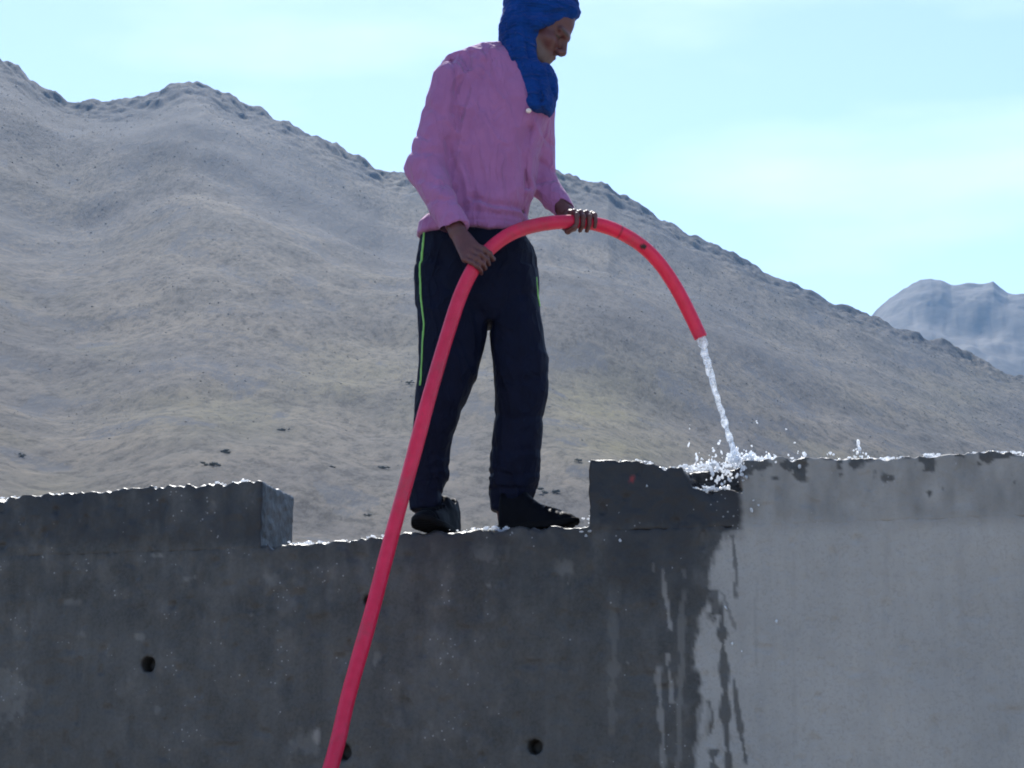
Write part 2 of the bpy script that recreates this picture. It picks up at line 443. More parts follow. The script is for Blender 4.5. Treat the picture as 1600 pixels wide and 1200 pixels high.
az_m = np.concatenate([np.radians(np.linspace(-75, -19, 150))[:-1], np.radians(np.linspace(-19, 19, 820)), np.radians(np.linspace(19, 75, 150))[1:]])
main_pts = [(-2600, 420), (-1500, 250), (-900, 120), (-500, 90), (-250, 40), (-100, 55), (0, 93), (28, 108), (45, 124), (60, 140), (75, 150), (105, 162), (130, 164), (160, 160), (230, 150), (262, 139), (280, 131), (295, 128),
            (322, 134), (345, 150), (380, 165), (420, 180), (470, 203), (520, 228), (560, 246), (600, 266), (640, 270), (720, 258), (800, 252), (860, 260), (900, 277),
            (950, 291), (962, 302), (1000, 322), (1050, 348), (1100, 374), (1150, 400), (1200, 424), (1250, 450), (1300, 472), (1365, 494), (1450, 528), (1600, 590), (1800, 660), (2100, 740), (2800, 860), (4200, 960)]
RM = 560.0
ridgeH = ridge_fn(main_pts, RM)
def terrain_h(r, a):
    s = np.clip((r - 18.0) / (RM - 18.0), 0, None)
    sc = np.minimum(s, 1.0)
    H = ridgeH(a, sstep(0.5, 0.93, sc))
    h = H * (0.36 * sc + 0.64 * sc ** 1.75)
    x, y = r * np.sin(a), r * np.cos(a)
    amp = sstep(0.0, 0.25, sc) * (1 - 0.85 * sstep(0.75, 1.0, sc))
    h = h + amp * (4.6 * fbm(x / 85 + 3.1, y / 120, 0, 4, 5) + 1.6 * np.abs(vnoise(x / 30, y / 75, 0, 9)))
    h = h + sstep(0.02, 0.15, sc) * 0.65 * fbm(x / 8, y / 24, 0, 3, 21) * (0.35 + 0.65 * sc)
    h = h + np.minimum(1.0, r / 60) * 0.10 * fbm(x / 2.0, y / 5, 0, 2, 33)
    # ragged crest
    h = h + 1.6 * sstep(0.9, 1.0, sc) * fbm(x / 4.5, y / 5.5, 0.3, 3, 41)
    over = np.clip(s - 1.0, 0, None) * (RM - 18.0)
    h = h - 0.55 * over
    # a low rocky knoll close behind the wall
    kx, ky = P(880, 760, 62.0)[:2]
    h = h + 1.25 * np.exp(-(((x - kx) / 3.6) ** 2 + ((y - ky) / 5.0) ** 2)) * (1 + 0.5 * fbm(x / 0.9, y / 0.9, 0, 3, 55))
    return h
r_steps = np.concatenate([np.linspace(18, 60, 60)[:-1], np.geomspace(60, RM - 40, 210)[:-1], np.linspace(RM - 40, RM, 45)[:-1], np.linspace(RM, RM + 160, 14)])
rows = [(np.full_like(az_m, r), terrain_h(np.full_like(az_m, r), az_m)) for r in r_steps]
rows[0] = (rows[0][0], np.full_like(az_m, -0.6))
mountain, Vm = polar_mesh('mountain', az_m, rows, M_terrain)
um, vm = project(Vm)
def blob(u, v, cu, cv, ru, rv): return np.exp(-(((u - cu) / ru) ** 2 + ((v - cv) / rv) ** 2))
gn = 0.5 + 0.5 * fbm(Vm[:, 0] / 14, Vm[:, 1] / 22, 0, 3, 77)
gx, gy = Vm[:, 0], Vm[:, 1]
grass = np.clip((fbm(gx / 26 + 4, gy / 45, 0, 3, 78) - 0.15) * 1.6, 0, 1) * sstep(420, 200, np.hypot(gx, gy)) * 0.6
for bu, bv, ru, rv, am in [(560, 590, 110, 50, .6), (930, 620, 130, 70, .6), (330, 650, 140, 40, .5), (640, 640, 60, 40, .5), (700, 560, 120, 60, .4), (60, 780, 90, 40, .35), (960, 700, 120, 30, .5), (1500, 620, 90, 40, .25)]:
    grass = np.maximum(grass, am * blob(um, vm, bu, bv, ru, rv) * (0.5 + gn))
grass = np.clip(grass, 0, .8)
attr(mountain, 'grass', grass)
rocky = np.clip(fbm(gx / 45, gy / 70, 0, 4, 79) * 1.1 + 0.1 + 0.45 * sstep(330, 540, np.hypot(gx, gy)), 0, 1) * (0.3 + 0.7 * sstep(200, 480, np.hypot(gx, gy)))  # random outcrops, plus a rise with distance that paints skylit blue shade
attr(mountain, 'rocky', np.clip(rocky + 0.9 * (vnoise(gx / 6, gy / 9, 0, 80) > 0.55), 0, 1))
tag(mountain, 'bare stony mountain slope rising behind the wall and the man', kind='structure')

hill_pts = [(600, 700), (1000, 620), (1250, 560), (1330, 522), (1362, 494), (1375, 480), (1390, 466), (1420, 449), (1438, 440), (1455, 436), (1470, 438), (1486, 446), (1520, 446), (1552, 443), (1562, 452), (1575, 461), (1600, 464), (1640, 482), (1700, 470), (1850, 520), (2100, 500), (2600, 640), (3600, 760)]
RH = 1450.0
hillH = ridge_fn(hill_pts, RH)
az_h = np.radians(np.concatenate([np.linspace(-10, 8, 60)[:-1], np.linspace(8, 18, 400)[:-1], np.linspace(18, 55, 120)]))
def hill_h(r, a):
    s = (r - 700.0) / (RH - 700.0); sc = np.clip(s, 0, 1); H = hillH(a, sstep(0.90, 1.0, sc))
    x, y = r * np.sin(a), r * np.cos(a)
    h = H * (0.30 + 0.2 * sc + 0.5 * sc ** 2.2)
    h = h + (1 - 0.9 * sstep(0.93, 1, sc)) * sstep(0, .2, sc) * (12 * fbm(x / 130, y / 170, 0, 4, 91) + 4 * fbm(x / 24, y / 40, 0, 4, 92)) + 1.6 * fbm(x / 14, y / 14, 0.7, 3, 95) * sstep(.95, 1, sc)
    return h - 0.5 * np.clip(s - 1, 0, None) * 750.0
rows = [(np.full_like(az_h, r), hill_h(np.full_like(az_h, r), az_h)) for r in np.concatenate([np.linspace(700, 1400, 90)[:-1], np.linspace(1400, RH, 25)[:-1], np.linspace(RH, RH + 300, 10)])]
rows[0] = (rows[0][0], np.full_like(az_h, -2.0))
M_hill = simple('dark_hill_rock', [(0.36, (0.050, 0.046, 0.044)), (0.5, (0.068, 0.062, 0.057)), (0.64, (0.090, 0.080, 0.070))], 0.05, bd=2.0)
hill, Vh = polar_mesh('hill', az_h, rows, M_hill)
attr(hill, 'grass', np.zeros(len(Vh))); attr(hill, 'rocky', np.clip(fbm(Vh[:, 0] / 70, Vh[:, 1] / 100, 0, 4, 97) + 0.75, 0, 1))
tag(hill, 'far rounded rocky hill fading into haze at the right', kind='structure')

ga = np.linspace(0, 2 * math.pi, 129)
rows = [(np.full_like(ga, r), np.full_like(ga, 0.0) + (0.02 * np.sin(ga * 9 + r) if r > 3 else 0)) for r in (0.01, 2, 4, 6, 9, 14, 22, 60, 300, 1500, 6000)]
ground, _ = polar_mesh('ground', ga, rows, M_ground)
tag(ground, 'dusty bare ground around the wall', kind='structure')

# loose stones and low scrub on the slopes: uncountable, one object each
def ico():
    import bmesh
    bm = bmesh.new(); bmesh.ops.create_icosphere(bm, subdivisions=1, radius=1.0)
    v = np.array([x.co[:] for x in bm.verts]); f = np.array([[x.index for x in q.verts] for q in bm.faces]); bm.free()
    return v, f
ICO_V, ICO_F = ico()
ICO2 = None
def scatter(name, centers, radii, squash, mat, jit=0.35, smooth=False, base=(ICO_V, ICO_F), stretch=0):
    bv, bf = base
    n = len(centers); k = len(bv)
    v = bv[None] * (1 + jit * rng.uniform(-1, 1, (n, k, 1)))
    if stretch:
        e_ = rng.uniform(0, 1, (n, 1)) ** 2 * stretch; v = np.stack([v[..., 0] + 0.8 * v[..., 2] * e_ * rng.uniform(-1, 1, (n, 1)), v[..., 1], v[..., 2] * (1 + e_)], -1)
    ang = rng.uniform(0, 2 * math.pi, n); c, s = np.cos(ang), np.sin(ang)
    sx = rng.uniform(0.7, 1.35, n)
    x = v[..., 0] * sx[:, None]; y = v[..., 1]
    v = np.stack([x * c[:, None] - y * s[:, None], x * s[:, None] + y * c[:, None], v[..., 2] * squash], -1) * radii[:, None, None]
    v = v + centers[:, None]
    f = (bf[None] + (np.arange(n) * k)[:, None, None]).reshape(-1, 3)
    return mesh_np(name, v.reshape(-1, 3), f, mat, smooth=smooth)
def slope_points(n, r0, r1, amax, power=1.0, dens=None):
    a = R(amax) * rng.uniform(-1, 1, n); r = r0 + (r1 - r0) * rng.uniform(0, 1, n) ** power
    z = terrain_h(r, a)
    return np.stack([r * np.sin(a), r * np.cos(a), z], 1), r, a
c, r, a = slope_points(16000, 45, RM, 19, 0.8)
keep = (fbm(c[:, 0] / 40, c[:, 1] / 60, 0, 3, 111) + rng.uniform(-.5, .7, len(c))) > 0.1
c, r = c[keep], r[keep]
rad = (0.04 + 0.11 * rng.uniform(0, 1, len(r)) ** 3) * (0.2 + r / 330)
c[:, 2] += rad * 0.15
tag(scatter('scattered_rocks', c, rad, 0.65, M_rock), 'grey stones scattered over the mountain slope', 'rocks', kind='stuff')
c, r, a = slope_points(7000, 110, RM + 4, 19, 0.35)
keep = (fbm(c[:, 0] / 55 + 9, c[:, 1] / 40, 0, 3, 117) + rng.uniform(-.25, .25, len(c))) > 0.38
c, r = c[keep], r[keep]
rad = (0.04 + 0.11 * rng.uniform(0, 1, len(r)) ** 3) * (0.2 + r / 330)
c[:, 2] += rad * 0.2
tag(scatter('dry_scrub', c, rad, 0.7, M_shrub, 0.45), 'dark dry scrub dotted over the mountain slope and crest', 'scrub', kind='stuff')

# single shrubs at the foot of the slope
def shrub(u, v, size, label):
    d = ray(u, v); lo_r, hi_r = 20.0, RM
    a_ = math.atan2(d[0], d[1]); hd = math.hypot(d[0], d[1])
    rs = np.linspace(22, RM, 3000)
    hh = terrain_h(rs, np.full_like(rs, a_)); zz = CZ + rs * d[2] / hd
    k = int(np.argmax(hh >= zz)); rr = rs[k]
    p = np.array([rr * math.sin(a_), rr * math.cos(a_), hh[k]])
    rad_ = 0.75 * size * rr / FPX
    e = empty('desert_shrub', p - np.array([0, 0, 0.02]))
    n = 110
    dirs = rng.normal(size=(n, 3)); dirs /= np.linalg.norm(dirs, axis=1)[:, None]; dirs[:, 2] = np.abs(dirs[:, 2]) * 0.62
    lob = rng.normal(size=(6, 3)) * np.array([.6, .5, .16]) + np.array([0, 0, .12])
    cc = p + (lob[rng.integers(0, 6, n)] + dirs * rng.uniform(.1, .42, (n, 1))) * rad_ * np.array([1, 1, .8])
    o = scatter('foliage', cc, rad_ * rng.uniform(0.05, 0.15, n), 0.9, M_shrub, 0.5); adopt(o, e)
    V, F = [], []
    for _ in range(7):
        b_ = p + rng.normal(size=3) * rad_ * 0.08; t_ = p + np.array([rng.uniform(-.8, .8), rng.uniform(-.6, .6), rng.uniform(.35, .6)]) * rad_
        w = np.array([rad_ * 0.03, 0, 0]); w2 = np.array([0, rad_ * 0.03, 0]); i0 = len(V)
        V += [b_ - w, b_ + w, b_ + w2, t_]; F += [[i0, i0 + 1, i0 + 3], [i0 + 1, i0 + 2, i0 + 3], [i0 + 2, i0, i0 + 3]]
    o = mesh_np('stems', V, F, M_rock, smooth=False); adopt(o, e)
    tag(e, label, 'shrub', 'single dark shrubs at the foot of the slope')
for u, v, s, l in [(350, 707, 15, 'dark low shrub above the left wall block, upper of a close pair'),
                   (328, 728, 15, 'dark low shrub just above the left wall block, lower of a close pair'),
                   (444, 673, 12, 'small dark upright shrub on the slope above the end of left block'),
                   (519, 730, 9, 'tiny dark shrub on the slope between left block and the hose'),
                   (573, 806, 9, 'tiny dark shrub seen in the gap just left of the hose'),
                   (596, 732, 13, 'flat dark shrub on the slope right beside the hose'),
                   (862, 770, 18, 'wide flat shrub beyond the gap, above the toe of the pointing shoe'),
                   (640, 600, 9, 'small dark shrub on the slope beside the knee, left of the leg'),
                   (905, 722, 13, 'dark low shrub just beyond the left corner of the right block'),
                   (30, 712, 12, 'dark low shrub at the far left above the wall')]:
    shrub(u, v, s, l)

# ------------------------------------------------------------------ the concrete wall
def sz_line(px): 
    a = np.array([Wsz(u, v) for u, v in px]); return a[:, 0], a[:, 1]
S_L, Z_L = sz_line([(0, 779), (60, 774), (150, 769), (190, 764), (240, 762), (300, 757), (345, 756), (375, 752), (408, 753)])
S_R, Z_R = sz_line([(921, 723), (960, 721), (990, 719), (1010, 722), (1035, 733), (1100, 727), (1150, 722), (1180, 720), (1260, 716), (1400, 717), (1440, 713), (1520, 708), (1600, 706)])
S_F, Z_F = sz_line([(408, 852), (450, 850), (500, 848), (600, 838), (640, 832), (700, 829), (760, 827), (860, 824), (921, 826)])
sL_end = Wsz(408, 800)[0]; sR_start = Wsz(921, 780)[0]
def wall_mesh(name, s0, s1, z0, ztop, h, extra, coarse):
    def fn(p):
        s, t, z = p[:, 0], p[:, 1], p[:, 2]
        n1 = fbm(s * 6, t * 6, z * 6, 2, 201); n2 = vnoise(s * 38, t * 38, z * 38, 203); n3 = vnoise(s * 90, t * 90, z * 90, 205)
        zt = ztop(s) + 0.005 * vnoise(s * 30, t * 14, 0, 207) + 0.007 * vnoise(s * 70, t * 30, 0, 208)
        d = np.maximum(np.maximum(s0 - s, s - s1), z0 - z)
        d = np.maximum(d, np.maximum(-t, t - THICK))
        dt = z - zt
        d = smax(d, dt, 0.008)
        d = d + 0.0022 * n1 + 0.0022 * n2 + 0.0016 * n3
        # pits of missing paste
        pit = vnoise(s * 26 + 7, t * 26, z * 26, 211)
        d = d + 0.006 * sstep(0.62, 0.85, pit)
        return extra(d, s, t, z).astype(np.float32)
    top = float(max(ztop(np.linspace(s0, s1, 50)))) + 0.04
    V, Q = surface_nets(fn, (s0 - 0.03, -0.05, z0 - 0.03), (s1 + 0.03, THICK + 0.04, top), h)
    # plain continuation outside the picture, butted on
    VV, QQ = [V], [Q]; base = len(V)
    for (a0, a1, b0, b1) in coarse:
        c = np.array([[x, y, zz] for x in (a0, a1) for y in (0.001, THICK - 0.001) for zz in (b0, b1)])
        q = np.array([[0, 1, 3, 2], [4, 6, 7, 5], [0, 4, 5, 1], [2, 3, 7, 6], [0, 2, 6, 4], [1, 5, 7, 3]])
        VV.append(c); QQ.append(q + base); base += 8
    V = np.concatenate(VV); Q = np.concatenate(QQ)
    Wd = wall_world(V[:, 0], V[:, 1], V[:, 2])
    return mesh_np(name, Wd, Q, M_conc), V, Wd

holes = [(231, 1038, 12), (270, 945, 6), (410, 850, 6), (574, 938, 8), (536, 1175, 12), (835, 1167, 11), (1278, 1086, 4.5), (1252, 1186, 4.5)]
hole_sz = [(*Wsz(u, v), r / 505.0) for u, v, r in holes]
def lower_extra(d, s, t, z):
    for hs, hz, hr in hole_sz:
        m = (np.abs(s - hs) < 0.12) & (np.abs(z - hz) < 0.12)
        if m.any():
            q = np.hypot(s[m] - hs, z[m] - hz)
            wob = 0.002 * vnoise(s[m] * 120, 0, z[m] * 120, 221)
            cyl = np.maximum(q - hr + wob, t[m] - (0.075 if hr > .015 else 0.007))
            d[m] = smax(d[m], -cyl, 0.006)
    return d
PZ = 0.012
SH0, SH1, ZH0 = -2.35, 2.30, 1.48
def floor_z(s): return np.interp(s, S_F, Z_F)
concrete_wall = empty('concrete_wall', wall_world(0.0, THICK / 2, 0.0))
tag(concrete_wall, 'wet grey concrete wall with a gap in its top course', 'wall')
lw, Vl, Wl = wall_mesh('lower_wall', SH0, SH1, ZH0, floor_z, 0.0074, lower_extra,
                       [(SH0, SH1, -0.3, ZH0 + 0.004), (-9.0, SH0 + 0.004, -0.3, float(Z_F[0])), (SH1 - 0.004, 7.0, -0.3, float(Z_F[-1]))])
def left_extra(d, s, t, z):
    # broken corner
    return d
lb, Vb1, Wb1 = wall_mesh('parapet_block', SH0, sL_end, float(Z_F[0]) - PZ, lambda s: np.interp(s, S_L, Z_L), 0.0058, left_extra,
                         [(-9.0, SH0 + 0.004, float(Z_F[0]) - PZ, float(Z_L[0]))])
chip_a = Wsz(1070, 742); chip_b = Wsz(1152, 772); chip_z = Wsz(1110, 767)[1]
chip_s0, chip_s1 = Wsz(1075, 750)[0], Wsz(1156, 750)[0]
def right_extra(d, s, t, z):
    # a broken bite out of the front top edge, where the water lands
    w = 0.012 * vnoise(s * 22, t * 22, z * 22, 231) + 0.006 * vnoise(s * 60, t * 60, z * 60, 233)
    zf = chip_z + 0.12 * (chip_s1 - s) * 0.25
    bite = np.maximum(np.maximum(chip_s0 - s - 0.35 * (z - chip_z - 0.05), s - chip_s1), np.maximum(zf - z, t - 0.105)) + w
    d = smax(d, -bite, 0.008)
    # the pour right of the bite stands back a little
    return d
rb, Vb2, Wb2 = wall_mesh('parapet_block', sR_start, SH1, float(Z_F[-1]) - PZ, lambda s: np.interp(s, S_R, Z_R), 0.0058, right_extra,
                         [(SH1 - 0.004, 7.0, float(Z_F[-1]) - PZ, float(Z_R[-1]))])
def stain(o, V, W):
    u, v = project(W)
    n1 = fbm(u / 26, v / 60, 0, 3, 301); n2 = fbm(u / 9, v / 14, 0, 3, 303); n3 = vnoise(u / 6, v / 120, 0, 305)
    # wet left of a ragged boundary
    edge = np.interp(v, [700, 770, 778, 826, 832, 900, 960, 1080, 1200], [1075, 1100, 1156, 1156, 1122, 1118, 1105, 1085, 1075]) + 15 * n1 * (v > 830) + 8 * n2
    wet = sstep(8, -8, u - edge) * (1.0 + 0.10 * n1)
    # old damp mottling gets paler down and right of the gap
    wet = wet - 0.10 * sstep(880, 1010, v) * sstep(0, 40, edge - u) * (0.6 + 0.6 * n1)
    def streak(u0, v0, u1, v1, w, amt):
        t = (v - v0) / (v1 - v0); c = u0 + (u1 - u0) * t + 2.0 * vnoise(v / 28, u0, 0, 311)
        ww = w * (0.8 + 0.6 * vnoise(v / 18, u0 * 1.3, 0, 313))
        return amt * sstep(1.15, 0.75, np.abs(u - c) / np.maximum(ww, 1.2)) * sstep(-0.02, 0.03, t) * sstep(1.02, 0.97, t)
    for a in [(1035, 888, 1046, 985, 4, -.75), (1043, 1020, 1050, 1100, 4, -.55), (1028, 1040, 1040, 1230, 5, -.45), (1022, 880, 1024, 895, 3, -.5), (1070, 890, 1072, 905, 4, -.35),
              (1112, 985, 1116, 1060, 9, -.55), (1098, 1100, 1095, 1220, 12, -.6), (1068, 920, 1058, 1210, 6, -.25), (960, 900, 955, 1150, 10, -.12)]:
        wet = wet + streak(*a)  # pale streaks: dry strips, and glints of running water painted as dry colour
    for a in [(1126, 940, 1140, 1230, 8, .85), (1146, 1060, 1166, 1195, 4.5, .8), (1112, 920, 1118, 960, 10, .8), (1108, 1095, 1106, 1150, 9, .8), (1113, 1170, 1118, 1230, 10, .8),
              (1145, 835, 1151, 935, 4, .7), (1130, 925, 1150, 985, 3, .5), (1180, 900, 1184, 1060, 3, .12), (1240, 860, 1243, 1190, 4, .10), (1385, 820, 1380, 1000, 9, .10), (1500, 830, 1503, 1050, 6, .08)]:
        wet = wet + streak(*a)
    for bu, bv, ru, rv, am in [(245, 868, 22, 5, .5), (292, 905, 8, 8, .4), (305, 902, 6, 5, .5), (110, 940, 18, 8, .3), (125, 993, 14, 8, .3), (10, 1085, 40, 60, .3), (495, 1150, 7, 12, .6), (480, 1160, 30, 30, .25), (430, 905, 30, 14, .3), (392, 962, 8, 6, .4),
                               (216, 995, 12, 10, .35), (248, 1108, 12, 8, .3), (765, 915, 9, 6, .5), (590, 1025, 12, 16, .3), (760, 860, 45, 25, .3), (880, 885, 22, 18, .3), (330, 790, 12, 12, .4), (700, 1080, 120, 90, .10)]:
        wet = wet - .55 * am * sstep(.35, .8, np.exp(-(((u - bu) / ru) ** 2 + ((v - bv) / rv) ** 2)) + .35 * n2 - .1)
    # splashed blotches along the top of the right block
    tz = np.interp(u, [1150, 1400, 1600], [722, 716, 706])
    bl = fbm(u / 22, v / 22, 0, 3, 321) * 1.5 + 0.72 - (v - tz) / 36.0
    wet = np.maximum(wet, sstep(.15, .75, bl) * (u > 1140) * 0.92)
    wet = np.maximum(wet, 0.36 * sstep(840, 800, v + 6 * n1) * (0.75 + n1 * .5) * (u > 1150))
    wet = np.where((V[:, 1] > 0.04), np.maximum(wet, 0.85), wet)
    attr(o, 'wet', np.clip(wet, 0, 1))
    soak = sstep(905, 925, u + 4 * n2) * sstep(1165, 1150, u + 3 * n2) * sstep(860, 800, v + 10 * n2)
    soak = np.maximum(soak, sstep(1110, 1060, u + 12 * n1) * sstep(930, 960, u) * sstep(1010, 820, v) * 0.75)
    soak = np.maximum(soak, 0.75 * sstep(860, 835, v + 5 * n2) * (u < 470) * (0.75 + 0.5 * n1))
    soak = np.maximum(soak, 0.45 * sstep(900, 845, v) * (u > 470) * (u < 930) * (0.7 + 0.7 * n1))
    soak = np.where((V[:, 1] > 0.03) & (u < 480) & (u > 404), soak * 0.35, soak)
    attr(o, 'soak', np.clip(soak, 0, 0.95))
    attr(o, 'red', 0.6 * sstep(5.5, 2.0, np.maximum(np.abs(u - 988), np.abs(v - 747) * .8) + 3 * n2))
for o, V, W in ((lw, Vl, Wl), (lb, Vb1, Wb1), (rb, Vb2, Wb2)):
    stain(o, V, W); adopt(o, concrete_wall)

# ------------------------------------------------------------------ the man
YM = float(wall_world(Wsz(770, 826)[0], THICK * 0.5, 0)[1])          # he stands on the middle of the wall
def A(u, v, dy=0.0):
    return P(u, v, YM + dy)
def rowsA(lst):
    out = []
    for v, ul, ur, dy, ry in lst:
        l = P(ul, v, YM); r_ = P(ur, v, YM); out.append((float(l[2]), float(l[0]), float(r_[0]), YM + dy, ry))
    return out
def uv_of(p):                    # design coordinates in the man's own plane
    q = p.copy(); q[:, 1] = YM
    return project(q)
def segd(u, v, pts):
    d = np.full(u.shape, 1e9, np.float32)
    for (a, b), (c, e) in zip(pts[:-1], pts[1:]):
        dx, dy = c - a, e - b; t = np.clip(((u - a) * dx + (v - b) * dy) / (dx * dx + dy * dy), 0, 1)
        d = np.minimum(d, np.hypot(u - a - t * dx, v - b - t * dy))
    return d

person_base = wall_world(Wsz(750, 828)[0], THICK * 0.5, float(floor_z(Wsz(750, 828)[0])))
person = empty('person', person_base)
tag(person, 'person in pink shirt, blue headscarf and navy trousers, standing on the wall holding the hose', 'person')

# --- the hose centre line (also guides both hands)
hose_px = [(512, 1215, -.62), (545, 1085, -.53), (580, 960, -.44), (606, 860, -.37), (640, 735, -.32), (672, 615, -.28), (700, 520, -.25), (722, 455, -.235), (745, 412, -.225),
           (772, 383, -.21), (805, 362, -.19), (845, 350.5, -.155), (885, 346.5, -.12), (920, 348, -.09), (960, 359, -.06), (1000, 382, -.03), (1030, 411, -.01), (1056, 449, .01), (1076, 487, .02), (1095, 527, .03)]
hp = np.array([P(u, v, YM + dy) for u, v, dy in hose_px])
b0 = hp[0]
pre = np.array([[b0[0] - 1.15, b0[1] - 1.25, 0.03], [b0[0] - 0.75, b0[1] - 1.05, 0.03], [b0[0] - 0.45, b0[1] - 0.72, 0.10], [b0[0] - 0.30, b0[1] - 0.45, 0.55], [b0[0] - 0.15, b0[1] - 0.2, 1.15]])
hp_all = np.concatenate([pre, hp])
def catmull(pts, n=14):
    pts = np.asarray(pts); q = np.concatenate([[2 * pts[0] - pts[1]], pts, [2 * pts[-1] - pts[-2]]]); out = []
    for i in range(1, len(q) - 2):
        for t in np.linspace(0, 1, n, endpoint=False):
            a, b, c, d = q[i - 1:i + 3]
            out.append(0.5 * (2 * b + (c - a) * t + (2 * a - 5 * b + 4 * c - d) * t * t + (3 * b - a - 3 * c + d) * t ** 3))
    out.append(pts[-1]); return np.array(out)
HC = catmull(hp_all, 16)
for _ in range(6): HC[1:-1] = 0.25 * HC[:-2] + 0.5 * HC[1:-1] + 0.25 * HC[2:]
HR = 0.0224
def hose_at(u, v):
    uu, vv = project(HC); k = int(np.argmin((uu - u) ** 2 + (vv - v) ** 2)); k = min(max(k, 2), len(HC) - 3)
    t = HC[k + 2] - HC[k - 2]; return HC[k], t / np.linalg.norm(t)

# --- body: one continuous skin surface, mostly under the clothes
HEAD = A(848, 41, -0.01)
NOD, YAW = R(40), R(-14)
fw = np.array([math.cos(NOD) * math.cos(YAW), math.cos(NOD) * math.sin(YAW), -math.sin(NOD)])
sd = np.array([-math.sin(YAW), math.cos(YAW), 0.0])             # away from the camera
up = np.cross(fw, sd); up = up if up[2] > 0 else -up
HM = np.stack([fw, sd, up])
def head_sdf(p):
    q = ((p - HEAD.astype(np.float32)) @ HM.T.astype(np.float32))
    d = ell(q, (-0.002, 0, 0.022), (0.096, 0.076, 0.100))
    d = smin(d, ell(q, (0.045, 0, -0.052), (0.052, 0.058, 0.062)), 0.035)          # face
    d = smin(d, cone(q, (0.070, -0.018, -0.096), (0.070, 0.018, -0.096), 0.024, 0.024), 0.03)   # chin
    for s_ in (-1, 1):
        d = smin(d, cone(q, (0.02, s_ * 0.056, -0.055), (0.062, s_ * 0.026, -0.098), 0.018, 0.018), 0.025)   # jaw
        d = smin(d, ell(q, (0.066, s_ * 0.046, -0.030), (0.024, 0.024, 0.018)), 0.022)                      # cheekbone
        d = smax(d, -ell(q, (0.103, s_ * 0.034, -0.002), (0.024, 0.022, 0.014)), 0.016)                      # socket
        d = smin(d, ell(q, (0.074, s_ * 0.033, -0.003), (0.0145, 0.0145, 0.0125)), 0.004)                    # lids over the eyeball
        d = smin(d, cone(q, (0.092, s_ * 0.012, 0.018), (0.080, s_ * 0.050, 0.018), 0.010, 0.008), 0.012)    # brow
        d = smin(d, ell(q, (-0.005, s_ * 0.078, -0.012), (0.020, 0.008, 0.032)), 0.008)                      # ear
        d = smin(d, ell(q, (0.107, s_ * 0.0125, -0.040), (0.012, 0.008, 0.009)), 0.006)                      # nostril wing
    d = smin(d, cone(q, (0.092, 0, 0.012), (0.119, 0, -0.033), 0.0085, 0.0115), 0.012)   # nose
    d = smin(d, cone(q, (0.096, -0.018, -0.063), (0.096, 0.018, -0.063), 0.008, 0.008), 0.008)   # upper lip
    d = smin(d, cone(q, (0.093, -0.015, -0.077), (0.093, 0.015, -0.077), 0.008, 0.008), 0.008)
    d = smax(d, -cone(q, (0.106, -0.022, -0.070), (0.106, 0.022, -0.070), 0.0025, 0.0025), 0.005)
    return d
def grip(center, axis, wrist, knuck, offs, sense, spread=1.0, tip=3.7, r=0.0088):
    """fingers wrap the hose: knuck = direction of the knuckle row from the hose axis; the fingers run round it in the given sense"""
    axis = axis / np.linalg.norm(axis)
    k = np.asarray(knuck, float); k = k - (k @ axis) * axis; k /= np.linalg.norm(k)
    m = np.cross(axis, k) * sense
    rr = HR + r * 0.92
    fing = []
    lens = (0.94, 1.0, 0.96, 0.78)
    for i, o in enumerate(offs):
        pts = []
        for ph in np.linspace(0.0, tip * lens[i], 5):
            pts.append(center + axis * o + (k * math.cos(ph) + m * math.sin(ph)) * rr * (1.30 if ph == 0 else 1.0))
        fing.append(pts)
    # palm: from the knuckle row towards the wrist
    kn = [f[0] for f in fing]
    kmid = (kn[0] + kn[-1]) / 2
    base = [wrist + (kk - kmid) * 0.45 for kk in kn]
    th = [wrist * 0.55 + kmid * 0.45 - m * 0.018 + axis * offs[0] * 0.5, center + axis * (offs[0] * 1.45) - m * rr * 1.15 + k * rr * 0.3,
          center + axis * (offs[0] * 1.5) - k * rr * 0.8 - m * rr * 0.75, center + axis * (offs[0] * 1.2) - k * rr * 1.1 + m * rr * 0.1]
    def sdf(p):
        d = None
        for a, b in zip(base, kn):
            e = cone(p, a, b, 0.0145, 0.0115); d = e if d is None else smin(d, e, 0.012)
        for j, pts in enumerate(fing):
            f = None
            for q in range(4):
                e = cone(p, pts[q], pts[q + 1], r * (1.08 - 0.07 * q) * (0.88 if j == 3 else 1), r * (1.02 - 0.07 * q) * (0.88 if j == 3 else 1)); f = e if f is None else np.minimum(f, e)
            for q in (1, 2): f = smin(f, ell(p, pts[q], (r * 1.06,) * 3), .004)      # knuckles
            d = smin(d, f, 0.0045)
        t = None
        for q in range(3):
            e = cone(p, th[q], th[q + 1], (0.0155, 0.0120, 0.0105)[q], (0.0120, 0.0105, 0.0085)[q]); t = e if t is None else smin(t, e, 0.006)
        return smin(d, t, 0.008)
    return sdf
RW = A(714, 361, -.205); LW = A(884, 331, -.02)
cR, aR = hose_at(749, 408); cL, aL = hose_at(910, 347)
toW = RW - cR
gripR = grip(cR, aR, RW, np.array([-0.80, -0.50, 0.45]), (0.031, 0.011, -0.009, -0.028), sense=1)
gripL = grip(cL, -aL, LW + np.array([0.012, 0.03, 0.0]), np.array([-0.10, 0.55, 0.9]), (0.034, 0.012, -0.010, -0.031), sense=-1)
